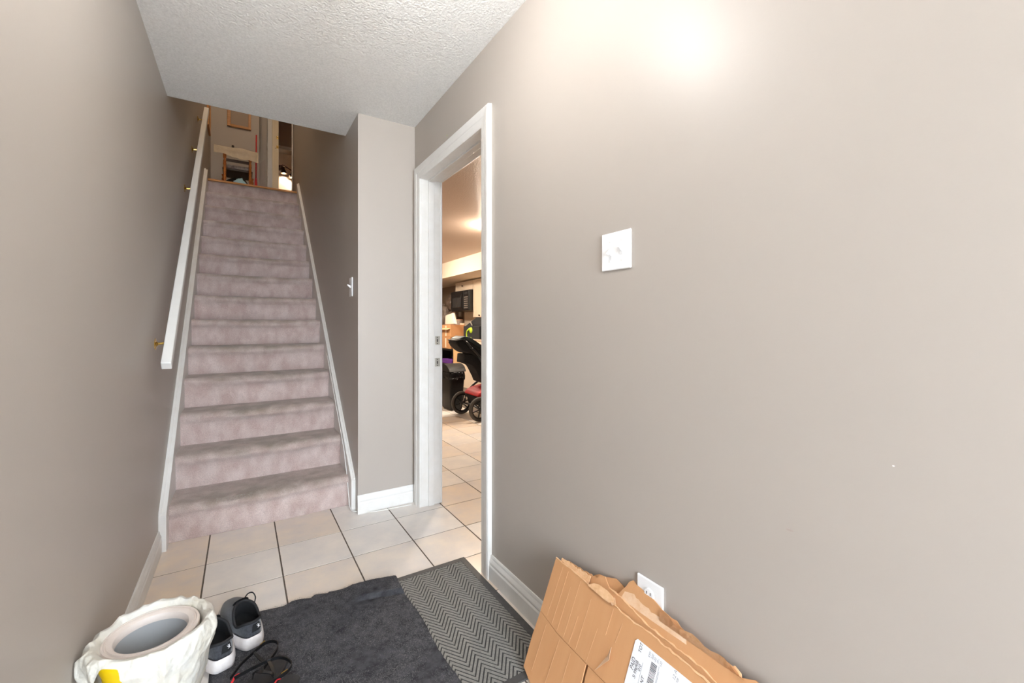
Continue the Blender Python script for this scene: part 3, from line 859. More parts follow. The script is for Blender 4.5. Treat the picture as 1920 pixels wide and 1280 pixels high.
for q, (r, z, wv) in enumerate(prof):
    ring = []
    for k in range(NA):
        a = 2 * math.pi * k / NA; ca, sa_ = math.cos(a), math.sin(a)
        pv = Vector((r * ca, r * sa_, z))
        w = noise.noise(pv * 9 + Vector((3, 1, 0))) * .8
        pl_ = 1 - 2 * abs(noise.noise(Vector((pv.x * 16, pv.y * 16, pv.z * 9 + pv.x * 7)) + Vector((7, 2, 5))))
        pf_ = 1 - 2 * abs(noise.noise(Vector((pv.x * 38, pv.y * 38, pv.z * 26 - pv.y * 20)) + Vector((1, 8, 2))))
        rr = r + wv * (.009 * w + .0085 * (pl_ - .65) + .0030 * (pf_ - .6))
        zz = z + (.009 * w + .008 * (pl_ - .65) + .003 * (pf_ - .6)) * (1 if 4 < q < 36 else .4)
        if q >= 22:                                                                               # split where the yellow shows
            wd = .13 + 2.8 * max(0, .298 - z); f = max(0, min(1, (wd - abs(adiff(a, 238))) / .06 + .5))
            if f > .5: holes.add((q, k))
        tail = max(0, 1 - abs(adiff(a, 196)) / .25)                                              # loose corner flaring to the wall
        if q >= 20: rr += .012 * tail * min(1, (q - 19) / 12)
        fold = max(0, 1 - abs(adiff(a, 285)) / .10)                                              # doubled fold toward the camera
        if q >= 12: rr += .006 * fold * min(1, (q - 11) / 6)
        x = max(PC.x + rr * ca, XL + .003 + (.016 if zz < .125 else 0))
        ring.append(b.verts.new((x, PC.y + rr * sa_, zz)))
    rings.append(ring)
for q, (A, B) in enumerate(zip(rings, rings[1:])):
    for k in range(NA):
        if (q + 1, k) in holes: continue
        b.faces.new((A[k], A[(k + 1) % NA], B[(k + 1) % NA], B[k]))
bmesh.ops.delete(b, geom=[v for v in b.verts if not v.link_faces], context='VERTS')
rim_v = [v for v in b.verts if any(e.is_boundary for e in v.link_edges) and v.co.z > .02]
for _ in range(10): bmesh.ops.smooth_vert(b, verts=rim_v, factor=.5, use_axis_x=True, use_axis_y=True, use_axis_z=True)
bmesh.ops.remove_doubles(b, verts=list(b.verts), dist=.0001)
link('bin_liner', b, 'bag', pail, smooth=True)['label'] = 'crinkled white plastic bin liner'

# ================================================================ FLATTENED CARTON
SLP = .42
NV = Vector((-1, 0, SLP)).normalized()       # faces the room
def cp(y, z, x0, sl=SLP): return Vector((x0 + sl * z, y, z))
def rag(pts, step=.012, amp=.0025, skip=()):
    out = []
    for i, (p, q) in enumerate(zip(pts, pts[1:])):
        n_ = max(1, int(math.hypot(q[0] - p[0], q[1] - p[1]) / step))
        for k in range(n_):
            t_ = k / n_; out.append((p[0] + (q[0] - p[0]) * t_, p[1] + (q[1] - p[1]) * t_ + (random.uniform(-amp, amp) if k or i else 0)))
    out.append(pts[-1]); return out
def sheet(poly, x0, th=.004, sl=SLP):
    b = bmesh.new(); prism(b, [cp(y, z, x0, sl) for y, z in poly], -NV * th); return b
X0 = .755
ct = thing('flattened_carton', (.83, .8, 0), 'flattened brown cardboard carton with shipping label leaning on the right wall', 'cardboard')
YE = .18
topA = rag([(1.142, .344), (1.052, .341), (.978, .337), (.881, .335), (.808, .330), (.732, .332), (.673, .328), (.623, .327), (.58, .324), (YE, .318)], .009, .0016)
link('front_panel', sheet(topA + [(YE, .168), (.84, .169), (.909, .170), (1.047, .174), (1.1425, .189)], X0), 'carton', ct)
link('front_flap', sheet([(1.1425, .187), (1.047, .172), (.914, .168), (.909, .012), (1.095, .012), (1.145, .030), (1.147, .119)], X0 + .001), 'carton', ct)
link('front_flap', sheet([(.905, .167), (.84, .166), (YE, .165), (YE, .012), (.903, .012)], X0 + .003), 'carton', ct)
link('side_panel', sheet([(1.118, .012), (1.122, .350)] + rag([(1.101, .351), (1.033, .353), (.985, .356)], .006, .003) + [(.985, .012)], X0 + .006, .003), 'carton_edge', ct)
link('side_panel', sheet([(1.112, .012), (1.101, .350)] + rag([(1.06, .352), (1.033, .353), (.966, .358), (.955, .370), (.936, .374), (.922, .362), (.912, .356), (.851, .352), (.763, .336), (.706, .334), (.607, .332), (.566, .326), (YE, .320)], .008, .002) + [(YE, .012)], X0 + .012), 'carton', ct)
link('side_panel', sheet([(1.06, .012), (.985, .354)] + rag([(.968, .364), (.933, .371), (.905, .378), (.884, .376), (.862, .371), (.866, .357), (.784, .356), (.706, .355), (.647, .356), (.593, .354), (.526, .351), (YE, .345)], .01, .002) + [(YE, .012)], X0 + .022), 'carton', ct)
link('back_panel', sheet([(.96, .012), (.88, .352)] + rag([(.862, .377), (.850, .398), (.838, .407), (.826, .403), (.805, .400), (.769, .397), (.75, .392), (.733, .386), (.689, .383), (.653, .371), (.634, .367), (.582, .370), (.552, .371), (.527, .368), (.522, .362), (.491, .374), (YE, .37)], .012, .0018) + [(YE, .012)], X0 + .030, .003, .372), 'carton', ct)
# torn pale liner exposed on the back panel
bq = sheet([(.866, .350), (.857, .372)] + rag([(.833, .378), (.80, .374), (.763, .368), (.702, .365), (.655, .362)], .008, .003) + rag([(.652, .352), (.75, .350), (.866, .350)], .02, .001), X0 + .0262, .0012, .382); link('torn_liner', bq, 'carton_torn', ct)
# paper curling off the back panel
b = bmesh.new(); A_, B_ = [], []
for k in range(15):
    y = .735 - k * .016; zt = .388 - .0012 * k + .004 * math.sin(k * 1.3)
    A_.append(b.verts.new(cp(y, .362, X0 + .0285, .372))); B_.append(b.verts.new(cp(y, zt, X0 + .0285, .372) + Vector((-.006 - .004 * math.sin(k * .5), 0, 0))))
for k in range(14): b.faces.new((A_[k], A_[k + 1], B_[k + 1], B_[k]))
bmesh.ops.solidify(b, geom=list(b.faces), thickness=.0012); link('peeled_paper', b, 'carton_edge', ct)
# pale cut edges along the sheet tops
for ee, xx in (([(1.142, .344), (1.052, .341), (.978, .337), (.881, .335), (.808, .330), (.732, .332), (.673, .328), (.58, .324), (YE, .318)], X0), ([(.912, .356), (.851, .352), (.763, .336), (.706, .334), (.607, .332), (.566, .326), (YE, .320)], X0 + .012), ([(.862, .357), (.784, .356), (.706, .355), (.593, .354), (YE, .345)], X0 + .022)):
    pp = rag(ee, .011, .0016); b = bmesh.new()
    tube(b, [cp(y, z, xx) - NV * .0005 for y, z in pp], .002, 5, rr=[random.uniform(.0012, .0030) for _ in pp]); link('cut_edge', b, 'carton_edge', ct)
# long creases pressed into the face
for (ya_, za, yb2, zb2) in ((1.10, .335, 1.108, .19), (1.072, .332, 1.078, .185), (1.045, .30, 1.05, .18), (1.012, .332, 1.018, .178), (.985, .25, .992, .176), (.955, .31, .962, .176), (.905, .26, .915, .172), (.87, .325, .874, .26), (.83, .31, .838, .26), (1.10, .17, 1.105, .04), (1.03, .165, 1.04, .02), (.975, .16, .98, .02)):
    b = bmesh.new(); prism(b, [cp(ya_, za, X0) + NV * .0002, cp(ya_ - .0007, za, X0) + NV * .0002, cp(yb2 - .0010, zb2, X0) + NV * .0002, cp(yb2, zb2, X0) + NV * .0002], NV * .0004); link('crease', b, 'carton_crease', ct)
# peeled tongue of paper hanging over the front edge
b = bmesh.new()
pl = [(.975, .338), (.955, .352), (.936, .357), (.90, .357), (.878, .352), (.871, .342), (.885, .334), (.901, .333), (.93, .335), (.955, .336)]
prism(b, [cp(y, z, X0 - .002) + NV * (.004 + .010 * max(0, .36 - abs(z - .338) * 40) * .3) for y, z in pl], NV * .0012); link('peeled_paper', b, 'carton_edge', ct)
b = bmesh.new(); prism(b, [cp(y, z, X0) + NV * .004 for y, z in ((.895, .345), (.872, .352), (.862, .340), (.874, .332))], NV * .0014); link('torn_liner', b, 'carton_torn', ct)
# torn triangle lifted from the face
b = bmesh.new(); prism(b, [cp(.838, .250, X0) + NV * .010, cp(.838, .220, X0) + NV * .006, cp(.878, .173, X0) + NV * .001, cp(.850, .222, X0) + NV * .002], NV * .001); link('torn_liner', b, 'carton_torn', ct)
# folded scrap at the far end
b = bmesh.new(); prism(b, [cp(y, z, X0 + .018) for y, z in ((.548, .362), (.538, .372), (.522, .366), (.516, .350), (.543, .338))], NV * .003); link('folded_scrap', b, 'carton_edge', ct)

# shipping label
def on_face(y, z, off=.0): return cp(y, z, X0) + NV * off
lb = thing('shipping_label', on_face(.70, .20), 'white shipping label with barcode stuck on the brown carton', 'label')
Lp = [(.773, .304), (.600, .302), (.596, .298), (.594, .13), (.778, .13), (.7815, .134), (.779, .298)]
b = bmesh.new(); prism(b, [on_face(y, z, .0005) for y, z in Lp], NV * .0008); link('label_paper', b, 'label', lb)
Tt = Vector((SLP, 0, 1)).normalized()
def text(body, y, z, size, m='ink', shear=.2, sx_=1.0):
    c = bpy.data.curves.new('printed_text', 'FONT'); c.body = body; c.size = size; c.shear = shear; c.offset = .00008
    tmp = bpy.data.objects.new('printed_text', c); C.objects.link(tmp)
    bpy.context.view_layer.update()
    me = bpy.data.meshes.new_from_object(tmp.evaluated_get(bpy.context.evaluated_depsgraph_get()))
    bpy.data.objects.remove(tmp); bpy.data.curves.remove(c)
    R = Matrix((Tt * sx_, Vector((0, 1, 0)), NV)).transposed().to_4x4()
    me.transform(Matrix.Translation(on_face(y, z, .0016)) @ R)
    me.materials.clear(); me.materials.append(M[m])
    o = bpy.data.objects.new('printed_text', me); C.objects.link(o); adopt(o, lb)
text('PAID', .7650, .238, .0165, shear=.2, sx_=.78)
text('TOT', .7545, .281, .0125, shear=.15, sx_=.9)
text('SI 996908', .7545, .226, .0118, sx_=.85, shear=.1)
text('010', .7450, .2465, .0118, sx_=.85, shear=.1)
text('MERCHANT', .7300, .186, .0122, sx_=.95, shear=.1)
for k in range(5): text(('TTT', '222', '-22', 'IT--', '122')[k], .727 - k * .0085, .286 + (k % 2) * .002, .0075, 'inklight')
text('12 A', .652, .282, .011, 'inklight'); text('4 708', .644, .276, .007, 'inklight')
y = .7205
b = bmesh.new(); z = .205
while z < .282:
    w = random.choice((.0007, .0011, .0018)); prism(b, [on_face(.721, z, .0013), on_face(.704, z, .0013), on_face(.704, z + w, .0013), on_face(.721, z + w, .0013)], NV * .0002); z += w + random.choice((.0008, .0012, .0016))
link('barcode', b, 'ink', lb)['kind'] = 'stuff'
for (ya_, za, zb_) in ((.7435, .215, .268), (.699, .238, .285), (.6965, .238, .275)):
    b = bmesh.new(); prism(b, [on_face(ya_, za, .0013), on_face(ya_ - .0008, za, .0013), on_face(ya_ - .0008, zb_, .0013), on_face(ya_, zb_, .0013)], NV * .0002)
    link('printed_rule', b, 'inklight', lb)

# ================================================================ KITCHEN THROUGH THE DOORWAY
FX = 4.06
def cabinet(y0, y1, z0, z1, label, doors, knob):
    r = thing('wall_cabinet', ((FX + KX) / 2, (y0 + y1) / 2, z0), label, 'cabinet')
    link('cabinet_body', bbox((FX + .02, y0, z0), (KX, y1, z1), .003), 'cream', r)
    n = doors; w = (y1 - y0) / n
    for k in range(n):
        a, c = y0 + w * k + .004, y0 + w * (k + 1) - .004
        d = link('cabinet_door', bbox((FX, a, z0 + .004), (FX + .02, c, z1 - .004), .003), 'cream', r)
        fr = bmesh.new(); q = .05
        for aa in (((FX - .006, a, z0 + .004), (FX, a + q, z1 - .004)), ((FX - .006, c - q, z0 + .004), (FX, c, z1 - .004)), ((FX - .006, a + q, z0 + .004), (FX, c - q, z0 + .004 + q * .8)), ((FX - .006, a + q, z1 - .004 - q * .8), (FX, c - q, z1 - .004))): box(fr, *aa)
        link('door_frame', fr, 'cream', d)
        b_ = bmesh.new(); lathe(b_, (FX - .006, knob[0], knob[1]), [(.008, 0), (.008, .012), (.018, .018), (.018, .026), (0, .03)], 12, frame=axis_frame((-1, 0, 0))); link('knob', b_, 'bronze', d)
    return r
cabinet(7.925, 8.79, 1.885, 2.08, 'low cream cabinet above the black microwave', 1, (8.40, 1.985))
cabinet(7.02, 7.915, 1.30, 2.08, 'tall cream wall cabinet right of the microwave', 1, (7.62, 1.335))
mw = thing('microwave', (4.2, 8.38, 1.44), 'black over-range microwave under the small cream cabinet', 'microwave')
link('housing', bbox((3.98, 7.935, 1.443), (KX, 8.83, 1.875), .008), 'black', mw)
md = link('microwave_door', bbox((3.958, 8.20, 1.46), (3.98, 8.82, 1.865), .006), 'black', mw)
link('door_window', bbox((3.952, 8.33, 1.52), (3.958, 8.72, 1.73)), 'glassdark', md)
b = bmesh.new(); tube(b, smooth_path([(3.955, 8.225, 1.50), (3.925, 8.225, 1.53), (3.92, 8.225, 1.66), (3.925, 8.225, 1.78), (3.955, 8.225, 1.81)], 4), .012, 8); link('handle', b, 'black', md, smooth=True)
cpn = link('control_panel', bbox((3.958, 7.945, 1.46), (3.98, 8.19, 1.865), .005), 'black', mw)
for r_ in range(6):
    for c_ in range(3):
        link('button', bbox((3.952, 7.985 + c_ * .06, 1.49 + r_ * .045), (3.958, 8.02 + c_ * .06, 1.512 + r_ * .045), .002), 'board', cpn)
link('display', bbox((3.952, 7.985, 1.785), (3.958, 8.14, 1.83)), 'glassdark', cpn)
# range backsplash panel below the microwave
bp_ = thing('backsplash', (KX - .02, 7.9, .91), 'cream backsplash behind the worktop under the microwave', 'panel')
link('panel', bbox((KX - .03, 7.0, .91), (KX - .001, 7.92, 1.298), .003), 'bulk', bp_)
link('panel', bbox((KX - .03, 7.925, .91), (KX - .001, 8.98, 1.44), .003), 'bulk', bp_)
# base cabinets along the wall with light worktop
bc = thing('base_cabinet', (4.1, 7.5, 0), 'cream base cabinet run below the microwave', 'cabinet')
link('cabinet_body', bbox((3.82, 6.9, .08), (KX - .002, 8.05, .87), .004), 'cream', bc); link('worktop', bbox((3.79, 6.88, .87), (KX - .002, 8.07, .905), .006), 'tan', bc); link('toe_kick', bbox((3.88, 6.9, 0), (KX - .002, 8.05, .08)), 'dark_wood', bc)
# peninsula
pn = thing('kitchen_peninsula', (3.6, 6.6, 0), 'beige kitchen peninsula behind the stroller', 'counter')
link('cabinet_body', bbox((3.42, 5.9, 0), (3.76, 7.20, .82), .004), 'cream', pn)
link('end_panel', bbox((3.40, 7.20, 0), (3.76, 7.47, .82), .003), 'tan', pn)
link('worktop', bbox((3.37, 5.88, .82), (3.78, 7.49, .855), .006), 'cream', pn)
# tote bag with lime C
tb = thing('tote_bag', (3.6, 6.8, .856), 'black tote bag with a lime letter C on the counter', 'bag')
link('bag_body', bbox((3.44, 6.49, .857), (3.70, 7.11, 1.12), .012), 'blackmatte', tb)
b = bmesh.new(); prism(b, [(3.47, 7.09, 1.115), (3.47, 6.645, 1.275), (3.47, 6.52, 1.26), (3.47, 6.30, 1.11), (3.47, 6.49, 1.09)], (.20, 0, 0)); link('open_lid', b, 'blackmatte', tb)
link('side_gusset', bbox((3.47, 6.27, .857), (3.69, 6.49, 1.11), .01), 'black', tb)
b = bmesh.new(); tube(b, smooth_path([(3.435, 6.86, 1.055), (3.435, 6.93, 1.04), (3.435, 6.965, .99), (3.435, 6.955, .93), (3.435, 6.90, .898), (3.435, 6.84, .895), (3.435, 6.79, .912)], 5), .012, 8); lathe(b, (3.443, 6.80, 1.045), [(.055, 0), (.05, .012), (.03, .018), (0, .02)], 18, frame=axis_frame((-1, 0, 0)))
b2 = bmesh.new(); tube(b2, smooth_path([(3.435, 6.78, 1.07), (3.435, 6.86, 1.075), (3.435, 6.93, 1.04)], 4), .01, 8)
lc = link('printed_letter', b, 'lime', tb, smooth=True); link('letter_top', b2, 'lime', lc, smooth=True)
b = bmesh.new(); tube(b, smooth_path([(3.46, 6.80, 1.13), (3.42, 6.78, 1.19), (3.42, 6.72, 1.13)], 4), 0, flat=(.02, .006)); link('bag_handle', b, 'steel', tb)
# paper rolls and orange item on the counter in front of the tote
for (y0_, x_, z_, r_, mm, lab) in ((6.36, 3.405, .875, .018, 'greyroll', 'thin grey paper roll lying on the counter before the tote'),):
    b = bmesh.new(); lathe(b, (x_, 6.1, z_), [(0, 0), (r_, 0), (r_, .60), (0, .60)], 16, frame=axis_frame((0, 1, 0))); tag(smooth_angle(link('paper_roll', b, mm)), lab, 'paper roll')
b = bmesh.new(); lathe(b, (3.30, 5.95, .82), [(0, 0), (.03, 0), (.03, .72), (0, .72)], 16, frame=axis_frame((0, 1, 0)))
pr = link('breakfast_ledge', bbox((3.22, 5.9, .755), (3.369, 6.75, .785), .004), 'tan', pn)
tag(smooth_angle(link('paper_roll', (lambda q: (lathe(q, (3.30, 5.95, .817), [(0, 0), (.031, 0), (.031, .72), (0, .72)], 16, frame=axis_frame((0, 1, 0))), q)[1])(bmesh.new()), 'pinkroll')), 'thick pink paper roll on the counter ledge', 'paper roll')
tag(link('orange_carton', bbox((3.40, 6.20, .893), (3.43, 6.33, 1.0), .004), 'oak'), 'small orange-brown box standing by the tote', 'box')
# black open cabinet with purple box
bk = thing('black_shelf_unit', (3.6, 7.85, 0), 'black open shelf unit left of the beige peninsula', 'shelf')
b = bmesh.new()
for a in (((3.42, 7.50, 0), (3.75, 7.53, .67)), ((3.42, 8.35, 0), (3.75, 8.38, .67)), ((3.42, 7.53, .64), (3.75, 8.35, .67)), ((3.42, 7.53, .36), (3.75, 8.35, .385)), ((3.42, 7.53, .0), (3.75, 8.35, .03)), ((3.73, 7.53, .03), (3.75, 8.35, .64))): box(b, *a)
link('carcass', b, 'black', bk)
tag(link('purple_box', bbox((3.405, 7.56, .386), (3.66, 8.1, .46), .004), 'purple'), 'purple printed box on the black shelf', 'box')
b = bmesh.new(); lathe(b, (3.55, 7.72, .461), [(0, 0), (.05, 0), (.055, .06), (.03, .09), (.02, .13), (0, .135)], 14); tag(link('black_jug', b, 'glassdark', smooth=True), 'small dark jug standing on the purple box', 'jug')
# wooden desk
dk = thing('wooden_desk', (3.95, 8.6, 0), 'light wooden desk with items beyond the black shelf', 'desk')
link('desk_top', bbox((3.86, 8.10, 1.045), (4.36, 9.9, 1.09), .004), 'tan', dk)
for a in (((3.88, 8.12, 0), (4.34, 8.15, 1.045)), ((3.88, 9.55, 0), (4.34, 9.58, 1.045)), ((3.90, 8.15, .93), (3.93, 9.55, 1.045)), ((3.90, 8.15, .80), (4.34, 9.55, .825))):
    link('desk_board', bbox(a[0], a[1], .003), 'tan', dk)
# cartons stacked on the black shelf unit
for k, (y0_, y1_, z0_, z1_, lab) in enumerate(((7.66, 8.30, .672, .90, 'lower brown carton standing on the black shelf unit'), (7.65, 8.28, .902, 1.145, 'upper brown carton on the black shelf unit, flap open'))):
    c_ = thing('storage_carton', (3.58, (y0_ + y1_) / 2, z0_), lab, 'box', 'cartons on the black shelf')
    link('carton_body', bbox((3.43, y0_, z0_), (3.73, y1_, z1_), .004), 'carton', c_)
    link('tape', bbox((3.428, y0_ + .20, z0_ + .02), (3.43, y0_ + .26, z1_ - .02)), 'cream', c_)
    if k == 1:
        b = bmesh.new(); prism(b, [(3.43, y0_ + .01, z1_ - .07), (3.43, y1_ - .01, z1_ - .07), (3.38, y1_ - .06, z1_ - .10), (3.38, y0_ + .06, z1_ - .10)], (0, 0, .004)); link('flap', b, 'carton_edge', c_)
b = bmesh.new(); prism(b, [(3.52, 8.14, 1.148), (3.52, 8.12, 1.335), (3.50, 7.72, 1.378), (3.48, 7.56, 1.157)], (.05, 0, 0)); bevel(b, .01); tag(link('paper_bundle', b, 'paper'), 'crumpled white paper bundle leaning on the upper carton', 'paper')
b = bmesh.new(); lathe(b, (3.98, 8.50, 1.091), [(0, 0), (.09, 0), (.10, .15), (.0, .15)], 18); t_ = thing('plastic_tub', (3.98, 8.50, 1.091), 'greyish plastic tub with pink lid on the wooden desk', 'tub'); link('tub_body', b, 'board', t_, smooth=False)
b = bmesh.new(); lathe(b, (3.98, 8.50, 1.241), [(0, 0), (.105, 0), (.105, .02), (0, .022)], 18); link('lid', b, 'pinkroll', t_)
b = bmesh.new(); lathe(b, (3.98, 8.27, 1.091), [(0, 0), (.06, 0), (.06, .085), (.055, .09), (.05, .03), (0, .03)], 16); tag(smooth_angle(link('white_mug', b, 'cream')), 'small cream cup at the desk end', 'cup')
# plastic-wrapped pile behind the desk
def lump(name, c, r, m, label, seed):
    b = bmesh.new(); bmesh.ops.create_icosphere(b, subdivisions=4, radius=1)
    for v in b.verts:
        n_ = v.co.normalized(); k = 1 + .22 * noise.noise(n_ * 2.1 + Vector((seed, 0, 0))) + .10 * noise.noise(n_ * 5 + Vector((seed, 3, 0)))
        v.co = Vector((c[0] + n_.x * r[0] * k, c[1] + n_.y * r[1] * k, max(c[2] + n_.z * r[2] * k, c[2] - r[2] * .9)))
    tag(link(name, b, m, smooth=True), label, 'bag', 'wrapped bags behind the desk')
lump('wrapped_bag', (4.16, 9.20, 1.28), (.14, .19, .19), 'pile', 'brown plastic-wrapped bag lying lowest on the desk', 1)
lump('wrapped_bag', (4.16, 9.66, 1.36), (.14, .20, .28), 'wrapgrey', 'pale plastic-wrapped bag at the left of the pile', 2)
lump('wrapped_bag', (4.18, 9.26, 1.67), (.13, .19, .19), 'pile', 'dark brown wrapped bag on top of the pile', 3)
# trash bin
tn = thing('trash_bin', (2.42, 5.33, 0), 'tall black trash bin with a bin bag under its lid', 'bin')
b = bmesh.new()
lo = [(2.325, 5.19), (2.50, 5.19), (2.50, 5.48), (2.325, 5.48)]; hi = [(2.30, 5.16), (2.525, 5.16), (2.525, 5.52), (2.30, 5.52)]
A_ = [b.verts.new((x, y, .002)) for x, y in lo]; B_ = [b.verts.new((x, y, .50)) for x, y in hi]
for k in range(4): b.faces.new((A_[k], A_[(k + 1) % 4], B_[(k + 1) % 4], B_[k]))
b.faces.new(A_); b.faces.new(B_); bevel(b, .025, 3); smooth_angle(link('bin_body', b, 'bin', tn))
b = bmesh.new(); NS = 40; rings = []
def sq(a, w, d):
    c, s_ = math.cos(a), math.sin(a); k = (abs(c) ** 6 + abs(s_) ** 6) ** (-1 / 6); return w * c * k, d * s_ * k
for z, e in ((.515, .004), (.49, .010), (.455, .012), (.42, .010)):
    ring = []
    for k in range(NS):
        a = 2 * math.pi * k / NS; n_ = noise.noise(Vector((math.cos(a) * 4, math.sin(a) * 4, z * 8)))
        x, y = sq(a, .1125 + e + .010 * abs(n_), .18 + e + .010 * abs(n_)); ring.append(b.verts.new((2.4125 + x, 5.34 + y, z - (.05 * n_ if z < .43 else 0))))
    rings.append(ring)
for A, B in zip(rings, rings[1:]):
    for k in range(NS): b.faces.new((A[k], A[(k + 1) % NS], B[(k + 1) % NS], B[k]))
bmesh.ops.solidify(b, geom=list(b.faces), thickness=.002); link('bin_bag', b, 'binbag', tn, smooth=True)
b = bmesh.new()
P = []
for k in range(13):
    y = 5.15 + .38 * k / 12; f = math.sin(math.pi * k / 12) ** .6; P.append((2.292, y, .515 + .10 * f))
prism(b, P, (.245, 0, 0)); bevel(b, .006, 1); smooth_angle(link('bin_lid', b, 'bin', tn))

# stroller
st = thing('stroller', (2.65, 4.7, 0), 'dark teal stroller with red footmuff and spoked wheels in the kitchen', 'stroller')
def wheel(c, R=.145):
    fr = axis_frame((0, 1, 0))
    b = bmesh.new(); lathe(b, c, [(R - .030, -.016), (R - .010, -.020), (R - .002, -.012), (R, 0), (R - .002, .012), (R - .010, .020), (R - .030, .016), (R - .034, 0), (R - .030, -.016)], 36, frame=fr)
    w = link('wheel', b, 'grey_rubber', st, smooth=True)
    b = bmesh.new(); lathe(b, c, [(R - .034, -.012), (R - .030, -.014), (R - .030, .014), (R - .034, .012), (R - .046, .010), (R - .046, -.010), (R - .034, -.012)], 36, frame=fr); link('rim', b, 'black', w, smooth=True)
    for k in range(6):
        a = k * math.pi / 3 + .3; d = Vector((math.cos(a), 0, math.sin(a))); b = bmesh.new()
        tube(b, [Vector(c) + d * .02, Vector(c) + d * (R - .04)], 0, flat=(.02, .012)); link('spoke', b, 'black', w)
    b = bmesh.new(); lathe(b, c, [(0, -.03), (.022, -.026), (.026, -.01), (.026, .02), (0, .024)], 18, frame=fr); link('hub', b, 'black', w, smooth=True)
wheel((2.376, 4.955, .146)); wheel((2.365, 4.44, .146)); wheel((3.02, 4.90, .110), .110); wheel((3.02, 4.50, .110), .110)
def bar(name, pts, r, m='black', k=5, par=st):
    b = bmesh.new(); tube(b, smooth_path(pts, k), r, 10); return link(name, b, m, par, smooth=True)
bar('axle', [(2.375, 4.925, .146), (2.372, 4.7, .16), (2.367, 4.47, .146)], .012)
bar('axle', [(3.02, 4.87, .11), (3.02, 4.53, .11)], .010)
for yy in (4.90, 4.50):
    bar('frame_tube', [(2.38, yy, .15), (2.44, yy, .30), (2.62, yy, .42), (2.80, yy, .30), (3.02, yy, .12)], .014)
    bar('frame_tube', [(2.62, yy, .42), (2.50, yy, .62), (2.38, yy * .9 + .47, .78), (2.30, yy * .85 + .705, .86)], .012)
bar('handlebar', [(2.30, 4.88, .86), (2.26, 4.86, .93), (2.23, 4.80, .955), (2.23, 4.64, .955), (2.26, 4.58, .93), (2.30, 4.54, .86)], .013)
# reclined seat shell: profile in X-Z swept across Y
def swept(name, prof, y0_, y1_, m, bev=.015, par=st, dx=0):
    prof = [(x + dx, z) for x, z in prof]
    b = bmesh.new(); prism(b, [(x, y0_, z) for x, z in prof], (0, y1_ - y0_, 0)); bevel(b, bev, 3); return smooth_angle(link(name, b, m, par))
swept('canopy', [(2.055, .925), (2.091, .885), (2.142, .831), (2.194, .802), (2.264, .787), (2.33, .775), (2.45, .70), (2.60, .60), (2.68, .68), (2.485, .81), (2.416, .865), (2.326, .925), (2.238, .98), (2.168, .995), (2.09, .965)], 4.60, 4.84, 'blackmatte', .02, dx=.07)
swept('canopy_cover', [(2.10, .972), (2.168, 1.004), (2.238, .99), (2.326, .935), (2.416, .876), (2.485, .82), (2.66, .70), (2.64, .66), (2.40, .835), (2.31, .895), (2.22, .95), (2.16, .965)], 4.588, 4.852, 'teal', .006, dx=.07)
swept('canopy_rib', [(2.07, .945), (2.14, .958), (2.25, .905), (2.36, .83), (2.365, .842), (2.255, .918), (2.145, .970), (2.065, .957)], 4.58, 4.86, 'black', .003, dx=.07)
swept('seat_back', [(2.181, .79), (2.172, .68), (2.291, .659), (2.308, .618), (2.371, .542), (2.40, .44), (2.50, .40), (2.70, .42), (2.70, .60), (2.40, .72), (2.30, .785)], 4.62, 4.83, 'blackmatte', .012, dx=.07)
swept('seat_side', [(2.37, .745), (2.435, .66), (2.485, .567), (2.55, .45), (2.66, .44), (2.72, .60), (2.46, .745)], 4.592, 4.618, 'teal', .006, dx=.05)
swept('footmuff', [(2.36, .285), (2.40, .33), (2.48, .36), (2.62, .385), (2.75, .38), (2.75, .29), (2.60, .275), (2.44, .255)], 4.50, 4.88, 'red', .02)
swept('storage_basket', [(2.40, .27), (2.42, .16), (2.80, .15), (2.82, .28)], 4.53, 4.87, 'blackmatte', .01)
swept('reflector', [(2.425, .258), (2.46, .268), (2.49, .262), (2.46, .250)], 4.488, 4.498, 'oak', .002)

# kitchen ceiling lamps: one by the door casing, plus one added out of view as fill
def dome_lamp(name, x, y, label, e):
    kl = thing(name, (x, y, ZC), label, 'lamp')
    b = bmesh.new(); lathe(b, (x, y, ZC), [(0, 0), (.17, 0), (.17, -.02), (0, -.02)], 28); link('lamp_base', b, 'trim', kl)
    b = bmesh.new(); lathe(b, (x, y, ZC - .02), [(.165, 0), (.16, -.03), (.13, -.06), (.07, -.085), (0, -.09)], 28)
    link('lamp_shade', b, emit_mat('lit_warm_glass', (1, .86, .70), e / 3.0), kl, smooth=True)
dome_lamp('kitchen_lamp', 2.73, 4.70, 'flush dome lamp on the kitchen ceiling above the stroller', LAMP_KITCHEN)
dome_lamp('kitchen_lamp', 2.25, 7.2, 'added dome lamp out of view, brightening the far kitchen', LAMP_KITCHEN * 1.2)

# ================================================================ UPPER HALL
# chair seen from behind with a towel over its top rail
ch = thing('turned_chair', (-.06, 6.45, ZU), 'turned oak chair with a cream towel over its back', 'chair')
def turned(x, y, z0, z1):
    b = bmesh.new(); n_ = 46; pr = []
    for k in range(n_ + 1):
        f = k / n_; r = .0155 + .0045 * math.sin(f * 40) * (.5 + .5 * math.sin(f * 9)) + .002 * math.sin(f * 90); pr.append((max(r, .009), (z1 - z0) * f))
    lathe(b, (x, y, z0), [(0, 0)] + pr + [(0, z1 - z0)], 12); return b
for x in (-.180, .088): smooth_angle(link('back_post', turned(x, 6.36, ZU + .002, 3.33), 'turned', ch), 60)
for x in (-.205, .115): smooth_angle(link('front_leg', turned(x, 6.72, ZU + .002, 3.10), 'turned', ch), 60)
link('seat', bbox((-.205, 6.40, 3.075), (.115, 6.75, 3.10), .006), 'dark_wood', ch)
